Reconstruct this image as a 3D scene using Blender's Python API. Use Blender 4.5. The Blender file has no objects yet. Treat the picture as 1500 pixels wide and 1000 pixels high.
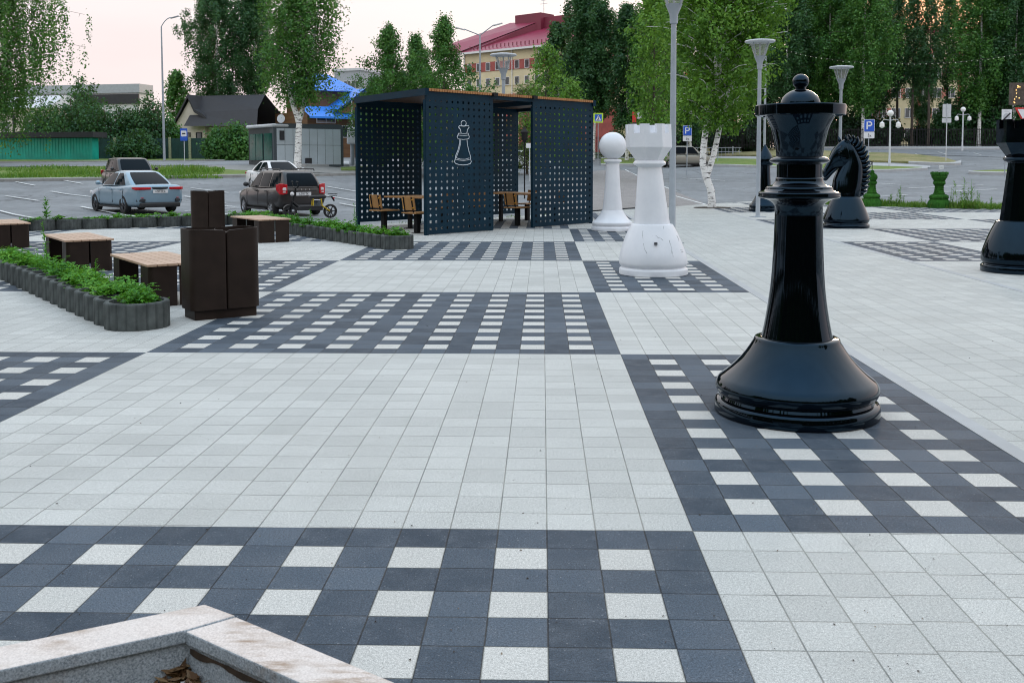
import bpy, math, random, bisect
import numpy as np
from mathutils import Vector, Matrix, noise as mnoise
R_ = math.radians
sc = bpy.context.scene
col = sc.collection
rnd = random.Random(7)
# ------------------------------------------------------------------ camera (metres; 35 mm lens, 1.51 m above the paving)
F, HZ, YAW, ROLL, CX, CY, CH, PITCH = 1457.7, 239.85, .0308, -.002, -.6173, -4.0264, 1.5069, .06
O = np.array([CX, CY, CH])
_c, _s = math.cos(YAW), math.sin(YAW)
RH = np.array([_c, _s, 0.]); FH = np.array([-_s, _c, 0.])
_f0 = np.array([-_s*math.cos(PITCH), _c*math.cos(PITCH), -math.sin(PITCH)])
_u0 = np.array([-_s*math.sin(PITCH), _c*math.sin(PITCH), math.cos(PITCH)])
RA = RH*math.cos(ROLL)+_u0*math.sin(ROLL); UA = _u0*math.cos(ROLL)-RH*math.sin(ROLL)
PPY = HZ+F*math.tan(PITCH)
def ray(px, py): return RA*(px-750)/F-UA*(py-PPY)/F+_f0
def gp(px, py, z=0.):                       # point at height z on a bearing and dip
    v = ray(px, py); t = (z-CH)/v[2]; p = O+v*t
    return (float(p[0]), float(p[1]), z)
# height of the surrounding land: table over bearing (columns) and distance (rows)
TD = [0, 24, 34, 40, 47, 55, 65, 72, 85, 95, 102, 140, 400]
TL = [-.15, -.15, -.20, -.12, .10, .60, 1.25, 1.6, 1.80, 2.0, 2.15, 3.0, 8]
TC = [-.15, -.15, -.15, -.10, .0, .20, .52, .75, 1.30, 1.7, 2.05, 3.2, 8]
TR = [-.15, -.15, -.15, -.10, .0, .30, .78, 1.10, 1.85, 2.6, 3.05, 3.9, 8]
def terr(x, y):
    dx, dy = x-CX, y-CY
    d = dx*FH[0]+dy*FH[1]
    if d < 1: return -.15
    px = 750+F*(dx*RH[0]+dy*RH[1])/d
    k = bisect.bisect_right(TD, d)-1; k = min(k, len(TD)-2); f = min(1., (d-TD[k])/(TD[k+1]-TD[k]))
    a, b, c = (T[k]+(T[k+1]-T[k])*f for T in (TL, TC, TR))
    if px <= 450: return float(a)
    if px <= 650: return float(a+(b-a)*(px-450)/200)
    if px <= 1000: return float(b)
    if px <= 1200: return float(b+(c-b)*(px-1000)/200)
    return float(c)
def loc(px, d, z=None):                     # spot on the land on a bearing at a distance
    p = O+RH*(px-750)/F*d+FH*d
    x, y = float(p[0]), float(p[1])
    return (x, y, terr(x, y) if z is None else z)
def dist(px, y):                            # distance at which the land shows at that dip
    lo, hi = 20., 390.
    for _ in range(26):
        m = (lo+hi)/2; z = loc(px, m)[2]
        yy = HZ+(CH-z)*F/m
        if yy > y: lo = m
        else: hi = m
    return (lo+hi)/2
# ------------------------------------------------------------------ object helpers
def tag(o, label=None, cat=None, group=None, kind=None):
    if label: o['label'] = label
    if cat: o['category'] = cat
    if group: o['group'] = group
    if kind: o['kind'] = kind
    return o
def thing(name, label, cat, loc=(0, 0, 0), rz=0., group=None):
    o = bpy.data.objects.new(name, None); o.empty_display_size = .2
    col.objects.link(o); o.location = loc; o.rotation_euler = (0, 0, rz)
    return tag(o, label, cat, group)
def copy_tree(o, parent=None):
    c = o.copy(); col.objects.link(c)
    if parent: c.parent = parent
    for ch in list(o.children): copy_tree(ch, c)
    return c
def dup(o, loc, rz=None, label=None, scale=None, group=None):
    c = copy_tree(o); c.location = loc
    if rz is not None: c.rotation_euler = (0, 0, rz)
    if label: c['label'] = label
    if group: c['group'] = group
    if scale: c.scale = (scale,)*3 if not hasattr(scale, '__len__') else scale
    return c
def link(name, me, parent=None, loc=None):
    o = bpy.data.objects.new(name, me); col.objects.link(o)
    if parent: o.parent = parent
    if loc is not None: o.location = loc
    return o
class MB:
    def __init__(s): s.v = []; s.f = []; s.m = []; s.cm = 0
    def add(s, vs, fs):
        n = len(s.v); s.v += [tuple(map(float, p)) for p in vs]
        s.f += [tuple(i+n for i in f) for f in fs]; s.m += [s.cm]*len(fs); return s
    def box(s, c, size, rz=0., rx=0., ry=0., taper=1.):
        hx, hy, hz = [a/2 for a in size]
        M = Matrix.Rotation(rz, 3, 'Z') @ Matrix.Rotation(ry, 3, 'Y') @ Matrix.Rotation(rx, 3, 'X')
        vs = []
        for z in (-1, 1):
            k = taper if z > 0 else 1.
            for x, y in ((-1, -1), (1, -1), (1, 1), (-1, 1)):
                vs.append(tuple(Vector(c)+M @ Vector((x*hx*k, y*hy*k, z*hz))))
        return s.add(vs, [(3, 2, 1, 0), (4, 5, 6, 7), (0, 1, 5, 4), (1, 2, 6, 5), (2, 3, 7, 6), (3, 0, 4, 7)])
    def lathe(s, prof, n=48, c=(0, 0, 0), caps=True, phase=0.):
        vs = []; fs = []
        for r, z in prof:
            for i in range(n):
                a = 2*math.pi*i/n+phase
                vs.append((c[0]+r*math.cos(a), c[1]+r*math.sin(a), c[2]+z))
        for k in range(len(prof)-1):
            for i in range(n):
                j = (i+1) % n
                fs.append((k*n+i, k*n+j, (k+1)*n+j, (k+1)*n+i))
        if caps:
            fs.append(tuple(range(n-1, -1, -1))); m = (len(prof)-1)*n
            fs.append(tuple(m+i for i in range(n)))
        return s.add(vs, fs)
    def tube(s, pts, rad, n=8, caps=True):
        pts = [Vector(p) for p in pts]; k = len(pts)
        if not hasattr(rad, '__len__'): rad = [rad]*k
        vs = []; fs = []; ref = None
        for i, p in enumerate(pts):
            t = (pts[min(i+1, k-1)]-pts[max(i-1, 0)])
            t = t.normalized() if t.length > 1e-9 else Vector((0, 0, 1))
            if ref is None: ref = Vector((1, 0, 0)) if abs(t.x) < .8 else Vector((0, 1, 0))
            a = (ref-t*ref.dot(t)); a = a.normalized() if a.length > 1e-6 else t.orthogonal().normalized()
            ref = a; b = t.cross(a)
            for j in range(n):
                q = 2*math.pi*j/n
                vs.append(tuple(p+(a*math.cos(q)+b*math.sin(q))*rad[i]))
        for i in range(k-1):
            for j in range(n):
                l = (j+1) % n
                fs.append((i*n+j, i*n+l, (i+1)*n+l, (i+1)*n+j))
        if caps:
            fs.append(tuple(range(n-1, -1, -1))); fs.append(tuple((k-1)*n+j for j in range(n)))
        return s.add(vs, fs)
    def prism(s, poly, z0, z1, M=None):     # polygon (ccw) extruded along z, optionally transformed
        n = len(poly)
        vs = [(x, y, z0) for x, y in poly]+[(x, y, z1) for x, y in poly]
        if M is not None: vs = [tuple(M @ Vector(p)) for p in vs]
        fs = [tuple(range(n-1, -1, -1)), tuple(range(n, 2*n))]+[(i, (i+1) % n, n+(i+1) % n, n+i) for i in range(n)]
        return s.add(vs, fs)
    def quad(s, a, b, c, d): return s.add([a, b, c, d], [(0, 1, 2, 3)])
    def rings(s, rs, close=True, caps=True):
        n = len(rs[0]); vs = [p for r in rs for p in r]; fs = []
        for i in range(len(rs)-1):
            for j in range(n if close else n-1):
                l = (j+1) % n
                fs.append((i*n+j, i*n+l, (i+1)*n+l, (i+1)*n+j))
        if caps: fs.append(tuple(range(n-1, -1, -1))); fs.append(tuple((len(rs)-1)*n+j for j in range(n)))
        return s.add(vs, fs)
    def ball(s, c, r, n=16, sz=1., sy=1.):
        k = n//2; rs = []
        for i in range(1, k):
            a = math.pi*i/k-math.pi/2
            rs.append([(c[0]+r*math.cos(a)*math.cos(2*math.pi*j/n), c[1]+sy*r*math.cos(a)*math.sin(2*math.pi*j/n), c[2]+sz*r*math.sin(a)) for j in range(n)])
        return s.rings(rs)
    def mesh(s, name, mats, smooth=None):
        me = bpy.data.meshes.new(name); me.from_pydata(s.v, [], s.f)
        for m in (mats if isinstance(mats, (list, tuple)) else [mats]): me.materials.append(m)
        if any(s.m): me.polygons.foreach_set('material_index', s.m)
        if smooth:
            me.shade_smooth()
            if smooth < 179: me.set_sharp_from_angle(angle=R_(smooth))
        me.update(); return me
    def build(s, name, mats, parent=None, smooth=None, loc=None, bevel=0.):
        o = link(name, s.mesh(name, mats, smooth), parent, loc)
        if bevel:
            b = o.modifiers.new('bevel', 'BEVEL'); b.width = bevel; b.segments = 2; b.limit_method = 'ANGLE'; b.angle_limit = R_(40)
        return o
# ------------------------------------------------------------------ materials
class NT:
    def __init__(s, name):
        s.mat = bpy.data.materials.new(name); s.mat.use_nodes = True; s.t = s.mat.node_tree; s.t.nodes.clear()
        s.out = s.n('ShaderNodeOutputMaterial')
    def n(s, t, **kw):
        x = s.t.nodes.new(t)
        for k, v in kw.items(): setattr(x, k, v)
        return x
    def l(s, a, b): s.t.links.new(a, b)
    def put(s, sock, v):
        if isinstance(v, bpy.types.NodeSocket): s.l(v, sock)
        else: sock.default_value = v if not isinstance(v, tuple) or len(v) != 3 or sock.type != 'RGBA' else v+(1,)
    def m(s, op, a, b=0., c=None, clamp=False):
        x = s.n('ShaderNodeMath', operation=op, use_clamp=clamp); s.put(x.inputs[0], a); s.put(x.inputs[1], b)
        if c is not None: s.put(x.inputs[2], c)
        return x.outputs[0]
    def mix(s, f, a, b, mode='MIX'):
        x = s.n('ShaderNodeMix', data_type='RGBA', blend_type=mode); s.put(x.inputs[0], f); s.put(x.inputs[6], a); s.put(x.inputs[7], b)
        return x.outputs[2]
    def xyz(s, a, b, c=0.):
        x = s.n('ShaderNodeCombineXYZ'); s.put(x.inputs[0], a); s.put(x.inputs[1], b); s.put(x.inputs[2], c); return x.outputs[0]
    def noise(s, vec, scale, detail=3., rough=.55, out=0):
        x = s.n('ShaderNodeTexNoise'); x.inputs['Scale'].default_value = scale; x.inputs['Detail'].default_value = detail
        x.inputs['Roughness'].default_value = rough
        if vec is not None: s.l(vec, x.inputs['Vector'])
        return x.outputs[out]
    def obj(s): return s.n('ShaderNodeTexCoord').outputs['Object']
    def pos(s): return s.n('ShaderNodeNewGeometry').outputs['Position']
    def map(s, v, a, b, c=0., d=1.):
        x = s.n('ShaderNodeMapRange'); x.clamp = True
        for i, q in enumerate((v, a, b, c, d)): s.put(x.inputs[i], q)
        return x.outputs[0]
    def bump(s, h, strength=.3, dist=.01):
        x = s.n('ShaderNodeBump'); x.inputs['Strength'].default_value = strength; x.inputs['Distance'].default_value = dist
        s.l(h, x.inputs['Height']); return x.outputs[0]
    def bsdf(s, color, rough=.5, normal=None, **kw):
        p = s.n('ShaderNodeBsdfPrincipled'); s.put(p.inputs['Base Color'], color); s.put(p.inputs['Roughness'], rough)
        for k, v in kw.items(): s.put(p.inputs[k.replace('_', ' ')], v)
        if normal is not None: s.l(normal, p.inputs['Normal'])
        s.l(p.outputs[0], s.out.inputs[0]); return p
def plain(name, c, rough=.5, var=.12, scale=8., bump=0., bscale=80., **kw):
    t = NT(name); o = t.obj(); n = t.noise(o, scale, 4.)
    f = t.map(n, .3, .7)
    a = tuple(x*(1-var) for x in c); b = tuple(min(1, x*(1+var)) for x in c)
    nm = t.bump(t.noise(o, bscale, 3.), bump, .005) if bump else None
    r2 = t.map(n, .3, .7, max(0, rough-.06), min(1, rough+.06))
    t.bsdf(t.mix(f, a, b), r2, nm, **kw); return t.mat
def emis(name, c, st):
    t = NT(name); t.bsdf(c, .5, Emission_Color=c, Emission_Strength=st); return t.mat
def leaf_mat(name, c0, c1, c2, trans=.35):
    t = NT(name); g = t.n('ShaderNodeNewGeometry')
    r = g.outputs['Random Per Island']
    big = t.noise(t.obj(), .55, 2.)
    k = t.m('ADD', t.m('MULTIPLY', r, .6), t.map(big, .35, .65, 0, .4))
    cr = t.n('ShaderNodeValToRGB'); e = cr.color_ramp.elements
    e[0].position = .1; e[0].color = c0+(1,); e[1].position = .95; e[1].color = c2+(1,)
    m = cr.color_ramp.elements.new(.5); m.color = c1+(1,)
    t.l(k, cr.inputs[0])
    d = t.n('ShaderNodeBsdfDiffuse'); t.l(cr.outputs[0], d.inputs[0])
    tr = t.n('ShaderNodeBsdfTranslucent'); t.l(t.mix(.5, cr.outputs[0], (.16, .26, .03)), tr.inputs[0])
    gl = t.n('ShaderNodeBsdfGlossy'); gl.inputs['Roughness'].default_value = .45; gl.inputs[0].default_value = (.5, .55, .6, 1)
    mx = t.n('ShaderNodeMixShader'); mx.inputs[0].default_value = trans*.8
    t.l(d.outputs[0], mx.inputs[1]); t.l(tr.outputs[0], mx.inputs[2])
    m2 = t.n('ShaderNodeMixShader'); m2.inputs[0].default_value = .05
    t.l(mx.outputs[0], m2.inputs[1]); t.l(gl.outputs[0], m2.inputs[2]); t.l(m2.outputs[0], t.out.inputs[0])
    return t.mat
M = {}
def chess_pavers(name, uoff):
    t = NT(name); o = t.obj(); sp = t.n('ShaderNodeSeparateXYZ'); t.l(o, sp.inputs[0])
    u = t.m('ADD', t.m('DIVIDE', sp.outputs[0], .2), uoff); v0 = t.m('DIVIDE', sp.outputs[1], .2)
    U = t.m('FLOOR', t.m('DIVIDE', u, 19.)); V = t.m('FLOOR', t.m('DIVIDE', v0, 19.))
    dark_sq = t.m('SUBTRACT', 1., t.m('MULTIPLY', t.m('FRACT', t.m('MULTIPLY', t.m('ADD', U, V), .5)), 2.))
    colr = t.m('FLOOR', u)
    wn0 = t.n('ShaderNodeTexWhiteNoise', noise_dimensions='2D'); t.l(t.xyz(colr, V), wn0.inputs['Vector'])
    v = t.m('ADD', v0, t.m('MULTIPLY', t.m('MULTIPLY', t.m('SUBTRACT', wn0.outputs[0], .5), .14), t.m('SUBTRACT', 1., dark_sq)))
    row = t.m('FLOOR', v)
    ci = t.m('SUBTRACT', colr, t.m('MULTIPLY', U, 19.)); ri = t.m('SUBTRACT', row, t.m('MULTIPLY', V, 19.))
    oc = t.m('MULTIPLY', t.m('FRACT', t.m('MULTIPLY', ci, .5)), 2.); orr = t.m('MULTIPLY', t.m('FRACT', t.m('MULTIPLY', ri, .5)), 2.)
    white = t.m('SUBTRACT', 1., t.m('MULTIPLY', dark_sq, t.m('SUBTRACT', 1., t.m('MULTIPLY', oc, orr))))
    finish_pavers(t, o, u, v, colr, row, white, (.41, .413, .392), (.558, .56, .532), dark_sq); return t.mat
def finish_pavers(t, o, u, v, colr, row, white, la, lb, inlay=None):
    wn = t.n('ShaderNodeTexWhiteNoise', noise_dimensions='2D'); t.l(t.xyz(colr, row), wn.inputs['Vector']); r = wn.outputs[0]
    fu, fv = t.m('FRACT', u), t.m('FRACT', v)
    ed = t.m('MINIMUM', t.m('MINIMUM', fu, t.m('SUBTRACT', 1., fu)), t.m('MINIMUM', fv, t.m('SUBTRACT', 1., fv)))
    wob = t.m('MULTIPLY', t.m('SUBTRACT', t.noise(o, 45., 2.), .5), .016)
    ed = t.m('ADD', ed, wob)
    joint = t.map(ed, .005, .020, 1., 0.)
    stain = t.noise(o, .9, 4., .6); grain = t.noise(o, 230., 2., .7); blotch = t.noise(o, 14., 4., .65)
    k = t.m('ADD', t.m('MULTIPLY', r, .55), t.m('MULTIPLY', t.map(stain, .3, .7), .45))
    light = t.mix(k, la, lb)
    if inlay is not None: light = t.mix(inlay, light, t.mix(k, (.48, .47, .44), (.58, .57, .535)))
    light = t.mix(t.map(blotch, .45, .8, 0, .22), light, (.40, .41, .39))
    dk = t.mix(t.m('POWER', r, 1.5), (.028, .045, .066), (.088, .118, .154))
    edge = t.m('MULTIPLY', t.map(ed, .03, .2, 1., 0.), t.map(blotch, .5, .75))
    dk = t.mix(t.m('MULTIPLY', edge, .35), dk, (.2, .215, .24))
    dk = t.mix(t.map(t.noise(o, 7., 6., .75), .42, .72, 0, .55), dk, (.125, .145, .172)); dk = t.mix(t.map(t.noise(o, 150., 2., .7), .44, .66, 0, .55), dk, (.016, .024, .034))
    c = t.mix(white, dk, light)
    soil_ = t.map(t.noise(o, .55, 6., .68), .5, .72, 0, .30); c = t.mix(soil_, c, t.mix(white, (.10, .11, .12), (.33, .325, .30)))
    mark = t.map(t.noise(o, 2.3, 6., .75), .63, .70, 0, .35); c = t.mix(mark, c, t.mix(white, (.16, .17, .18), (.30, .30, .285)))
    g = t.map(grain, .25, .75, .52, 1.48)
    g = t.m('MULTIPLY', g, t.map(t.noise(o, 95., 2., .6), .3, .7, .82, 1.18))
    c = t.mix(1., c, t.xyz(g, g, g), 'MULTIPLY')
    speck = t.map(t.noise(o, 90., 1., .5), .70, .76, 0, .55)
    c = t.mix(speck, c, t.mix(white, (.3, .31, .33), (.2, .2, .19)))
    jc = t.mix(t.map(t.noise(o, 3., 2.), .4, .6), t.mix(white, (.005, .008, .012), (.16, .17, .16)), t.mix(white, (.035, .036, .035), (.28, .28, .25)))
    c = t.mix(t.m('MULTIPLY', joint, .95), c, jc)
    h = t.m('ADD', t.m('MULTIPLY', joint, -1.), t.m('MULTIPLY', grain, .35))
    t.bsdf(c, t.m('ADD', .62, t.m('MULTIPLY', blotch, .3)), t.bump(h, .55, .004), Specular_IOR_Level=.35)
def path_pavers(name, w=.2, la=(.39, .40, .385), lb=(.50, .51, .485), rot=0.):
    t = NT(name); o = t.obj()
    if rot:
        mp = t.n('ShaderNodeMapping'); mp.inputs['Rotation'].default_value = (0, 0, rot); t.l(o, mp.inputs[0]); o = mp.outputs[0]
    sp = t.n('ShaderNodeSeparateXYZ'); t.l(o, sp.inputs[0])
    u = t.m('DIVIDE', sp.outputs[0], w); colr = t.m('FLOOR', u)
    wn0 = t.n('ShaderNodeTexWhiteNoise', noise_dimensions='1D'); t.l(colr, wn0.inputs['W'])
    v = t.m('ADD', t.m('DIVIDE', sp.outputs[1], w*1.25), wn0.outputs[0]); row = t.m('FLOOR', v)
    finish_pavers(t, o, u, v, colr, row, 1., la, lb); return t.mat
M['pave_a'] = chess_pavers('chessboard pavers', 0.)
M['pave_b'] = chess_pavers('chessboard pavers of the second board', 29.-25.35)
M['path'] = path_pavers('walkway pavers')
M['brick'] = path_pavers('greyish brick pavers', .12, (.20, .185, .18), (.29, .265, .255), .5)
M['kerb'] = plain('kerb stone', (.39, .40, .405), .8, .1, 3., .3)
M['kerb_grey'] = plain('grey kerb', (.26, .26, .25), .85, .2, 3., .3)
def asphalt(name, c):
    t = NT(name); o = t.pos(); n1 = t.noise(o, .35, 5., .6); n2 = t.noise(o, 60., 3., .7); n3 = t.noise(o, 3., 4., .6)
    k = t.m('ADD', t.m('MULTIPLY', n1, .55), t.m('MULTIPLY', n3, .45))
    cc = t.mix(t.map(k, .35, .65), tuple(x*.64 for x in c), tuple(x*1.2 for x in c))
    g = t.map(n2, .25, .75, .8, 1.2); cc = t.mix(1., cc, t.xyz(g, g, g), 'MULTIPLY')
    vo = t.n('ShaderNodeTexVoronoi', feature='DISTANCE_TO_EDGE'); vo.inputs['Scale'].default_value = .16
    wv = t.n('ShaderNodeVectorMath', operation='ADD'); t.l(o, wv.inputs[0]); t.l(t.noise(o, .5, 4., .6, 1), wv.inputs[1]); t.l(wv.outputs[0], vo.inputs['Vector'])
    cc = t.mix(t.map(vo.outputs['Distance'], .002, .008, .6, 0.), cc, (.05, .05, .055))
    t.bsdf(cc, .8, t.bump(n2, .3, .01)); return t.mat
M['asphalt'] = asphalt('worn asphalt', (.205, .218, .228))
M['road'] = asphalt('road asphalt', (.20, .215, .23))
M['paint'] = plain('worn road paint', (.62, .63, .62), .7, .25, 2.)
def grass_mat(name, a, b):
    t = NT(name); o = t.pos(); k = t.map(t.noise(o, .6, 6., .7), .35, .65); n2 = t.noise(o, 14., 4., .7)
    c = t.mix(k, a, b); g = t.map(n2, .25, .75, .6, 1.4); t.bsdf(t.mix(1., c, t.xyz(g, g, g), 'MULTIPLY'), .9, t.bump(n2, .8, .1)); return t.mat
M['grass'] = grass_mat('verge grass', (.10, .20, .03), (.22, .26, .065))
M['grass_dry'] = grass_mat('dry verge grass', (.17, .19, .06), (.36, .30, .16))
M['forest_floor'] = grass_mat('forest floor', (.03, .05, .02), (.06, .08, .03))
def gloss(name, c, rough=.07, scuff=.0):
    t = NT(name); o = t.obj(); n = t.noise(o, 5., 5., .6)
    r = t.map(n, .35, .75, rough, rough+.05)
    t.bsdf(c, r, t.bump(t.noise(o, 3., 2.), .05, .02), Specular_IOR_Level=.46, Specular_Tint=(.34, .66, 1., 1.)); return t.mat  # blue specular tint stands in for blue sky mirrored in the lacquer
M['black'] = gloss('black lacquer', (.0012, .0015, .0022), .03)
def white_paint():
    t = NT('white painted fibreglass'); o = t.obj(); n = t.noise(o, 4., 5., .6)
    c = t.mix(t.map(n, .35, .7), (.72, .745, .79), (.79, .81, .85))
    dirt = t.map(t.noise(o, 11., 6., .75), .62, .8, 0, .35); c = t.mix(dirt, c, (.5, .5, .48))
    t.bsdf(c, .42, t.bump(t.noise(o, 40., 3.), .06, .01), Coat_Weight=.15); return t.mat
M['white'] = white_paint()
M['crack'] = plain('crack', (.09, .09, .1), .9)
M['turf'] = grass_mat('artificial turf', (.022, .13, .010), (.05, .21, .02))
M['brown'] = plain('dark brown powder coated steel', (.024, .0155, .012), .5, .2, 5., .08, 60., Specular_IOR_Level=.2)
M['brown_in'] = plain('dark bin liner', (.012, .010, .010), .6)
def wood(name, a, b, w=.09, ax=1):
    t = NT(name); o = t.obj(); sp = t.n('ShaderNodeSeparateXYZ'); t.l(o, sp.inputs[0])
    mp = t.n('ShaderNodeMapping'); mp.inputs['Scale'].default_value = (2., 22., 22.) if ax == 1 else (22., 2., 22.); t.l(o, mp.inputs[0])
    gr = t.noise(mp.outputs[0], 3., 5., .6)
    pl = t.m('DIVIDE', sp.outputs[ax], w); wn = t.n('ShaderNodeTexWhiteNoise', noise_dimensions='1D'); t.l(t.m('FLOOR', pl), wn.inputs['W'])
    k = t.m('ADD', t.m('MULTIPLY', t.map(gr, .3, .7), .6), t.m('MULTIPLY', wn.outputs[0], .4))
    t.bsdf(t.mix(k, a, b), .55, t.bump(gr, .2, .004)); return t.mat
M['bench_wood'] = wood('bench planks', (.37, .235, .155), (.56, .39, .275))
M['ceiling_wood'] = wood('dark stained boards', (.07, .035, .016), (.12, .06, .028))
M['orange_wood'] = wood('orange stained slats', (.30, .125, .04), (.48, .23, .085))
M['chair_wood'] = wood('varnished plywood', (.36, .18, .065), (.50, .27, .10), .5)
M['navy'] = plain('dark blue grey powder coated steel', (.0036, .025, .045), .5, .18, 2.5, .05, Specular_IOR_Level=.12)
M['black_steel'] = plain('black steel', (.007, .008, .010), .5, .2, Specular_IOR_Level=.2)
M['pale_line'] = plain('pale grey engraved line', (.62, .68, .74), .5, .05)
M['conc'] = plain('grey concrete', (.082, .092, .090), .9, .4, 7., .5, 60., Specular_IOR_Level=.2)
M['soil'] = plain('soil', (.035, .026, .018), .95, .5, 9., .8, 40.)
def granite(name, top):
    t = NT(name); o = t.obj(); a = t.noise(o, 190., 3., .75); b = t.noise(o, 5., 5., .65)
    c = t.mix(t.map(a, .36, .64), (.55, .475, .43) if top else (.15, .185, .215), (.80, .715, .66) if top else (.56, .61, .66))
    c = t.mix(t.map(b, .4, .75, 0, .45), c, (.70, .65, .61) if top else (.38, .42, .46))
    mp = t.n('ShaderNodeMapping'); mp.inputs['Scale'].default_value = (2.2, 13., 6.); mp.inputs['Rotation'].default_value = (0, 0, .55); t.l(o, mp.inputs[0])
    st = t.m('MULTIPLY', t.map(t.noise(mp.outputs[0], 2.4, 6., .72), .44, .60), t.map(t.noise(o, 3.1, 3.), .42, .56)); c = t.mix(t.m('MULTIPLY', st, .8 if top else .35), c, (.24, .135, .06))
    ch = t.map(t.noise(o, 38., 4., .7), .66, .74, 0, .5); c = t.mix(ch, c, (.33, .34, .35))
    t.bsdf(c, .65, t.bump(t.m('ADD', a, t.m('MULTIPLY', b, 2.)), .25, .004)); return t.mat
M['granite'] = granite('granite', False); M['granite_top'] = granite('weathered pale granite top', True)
M['granite_dark'] = plain('granite wall', (.20, .225, .245), .7, .55, 120., .3, 150.)
M['rust'] = plain('rusty seam', (.05, .032, .02), .9, .5, 30.)
M['galv'] = plain('grey painted steel', (.33, .37, .41), .45, .1, 3.)
M['galv_light'] = plain('light grey painted steel', (.55, .58, .61), .45, .08, 3.)
def glassy(name, c, alpha):
    t = NT(name); g = t.n('ShaderNodeBsdfPrincipled'); g.inputs['Base Color'].default_value = c+(1,); g.inputs['Roughness'].default_value = .2
    tr = t.n('ShaderNodeBsdfTransparent'); mx = t.n('ShaderNodeMixShader'); mx.inputs[0].default_value = alpha
    t.l(tr.outputs[0], mx.inputs[1]); t.l(g.outputs[0], mx.inputs[2]); t.l(mx.outputs[0], t.out.inputs[0]); return t.mat
M['lamp_glass'] = glassy('lamp diffuser', (.75, .75, .72), .22)
M['globe'] = plain('white globe', (.80, .81, .80), .3, .03)
M['tyre'] = plain('tyre rubber', (.015, .015, .016), .8)
M['rim'] = plain('alloy', (.45, .46, .48), .3, .1, Metallic=.7)
M['dark_rim'] = plain('dark alloy', (.07, .07, .075), .35, .1, Metallic=.6)
M['plastic'] = plain('black plastic', (.016, .017, .019), .55)
def car_paint(name, c, metal=.35):
    t = NT(name); o = t.obj(); d = t.map(t.noise(o, 2.5, 5.), .4, .75, 0, .05)
    sp = t.n('ShaderNodeSeparateXYZ'); t.l(o, sp.inputs[0])
    d2 = t.m('MULTIPLY', t.map(sp.outputs[2], .25, .7, .2, 0.), t.noise(o, 6., 4.))
    t.bsdf(t.mix(t.m("ADD", d, d2), c, (.09, .088, .085)), .3, None, Metallic=metal, Coat_Weight=.35, Coat_Roughness=.05); return t.mat
M['car_blue'] = car_paint('blue grey metallic paint', (.24, .36, .45))
M['car_brown'] = car_paint('brown grey metallic paint', (.022, .018, .017), .15)
M['car_white'] = car_paint('white paint', (.72, .73, .74), .05)
M['car_dark'] = car_paint('black paint', (.005, .006, .008), .0)
M['car_beige'] = car_paint('beige grey paint', (.24, .235, .20))
M['car_glass'] = plain('tinted car glass', (.005, .009, .013), .08, .1, Specular_IOR_Level=.05)
M['tail_red'] = plain('red lamp lens', (.45, .012, .018), .15)
M['tail_white'] = plain('clear lamp lens', (.7, .68, .68), .15)
M['plate'] = plain('number plate', (.68, .69, .70), .4, .04)
M['ink'] = plain('black ink', (.02, .02, .025), .6)
M['chrome'] = plain('chrome', (.6, .6, .62), .15, .05, Metallic=1.)
M['yellow'] = plain('yellow paint', (.60, .42, .02), .4)
M['amber'] = plain('amber reflector', (.75, .36, .03), .3)
M['red'] = plain('red paint', (.55, .03, .025), .5)
M['blue_sign'] = plain('blue sign film', (.015, .10, .55), .4, .05)
M['white_sign'] = plain('white sign film', (.75, .77, .79), .45, .05)
M['lime_sign'] = plain('yellow green sign film', (.50, .75, .06), .45, .05)
M['grey_sign'] = plain('grey sign back', (.52, .55, .58), .5, .08)
M['teal'] = plain('teal painted sheet', (.012, .40, .33), .5, .2, 1.2)
M['dark_roof'] = plain('dark roofing', (.028, .030, .036), .7, .25, 2.)
M['fence_green'] = plain('dark green sheet fence', (.012, .052, .050), .6, .25, 2.)
M['cream_post'] = plain('cream post', (.30, .33, .22), .7, .3)
M['cream'] = plain('cream render', (.62, .55, .36), .85, .1, .6)
M['pale_wall'] = plain('pale siding', (.56, .52, .46), .85, .12, 1.)
M['brickred'] = plain('brick red cladding', (.34, .085, .075), .8, .2, 1.)
M['roof_red'] = plain('crimson sheet roof', (.25, .020, .058), .45, .12, .4)
M['roof_dkred'] = plain('dark crimson cladding', (.17, .02, .045), .55, .15, .4)
M['roof_blue'] = plain('blue metal tile roof', (.02, .20, .72), .4, .15, 1.)
M['log'] = wood('brown log wall', (.10, .05, .022), (.19, .10, .045), .22, 2)
M['window'] = plain('dark window glass', (.05, .07, .085), .08, .3, 1., Specular_IOR_Level=.8)
M['window_frame'] = plain('white window frame', (.68, .69, .70), .5, .05)
M['grey_panel'] = plain('light grey cladding panel', (.47, .55, .61), .45, .08, 1.)
M['teal_glass'] = plain('greenish glass', (.008, .085, .07), .1, .3, 1.2)
M['birch_bark'] = None
def birch():
    t = NT('birch bark'); o = t.obj(); mp = t.n('ShaderNodeMapping'); mp.inputs['Scale'].default_value = (3., 3., 14.); t.l(o, mp.inputs[0])
    a = t.map(t.noise(mp.outputs[0], 1.1, 4., .75), .55, .59); sp = t.n('ShaderNodeSeparateXYZ'); t.l(o, sp.inputs[0])
    b = t.map(t.noise(o, 2.2, 4., .7), .56, .66, 0, .9)
    low = t.map(sp.outputs[2], .1, 1.6, .7, 0.)
    k = t.m('MAXIMUM', a, t.m('MULTIPLY', b, low)); k = t.m('MAXIMUM', k, t.m('MULTIPLY', b, .15))
    c = t.mix(t.noise(o, 8., 3.), (.76, .77, .76), (.88, .885, .88))
    t.bsdf(t.mix(k, c, (.035, .032, .03)), .75, t.bump(t.noise(o, 30., 3.), .3, .01)); return t.mat
M['birch_bark'] = birch()
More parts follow.
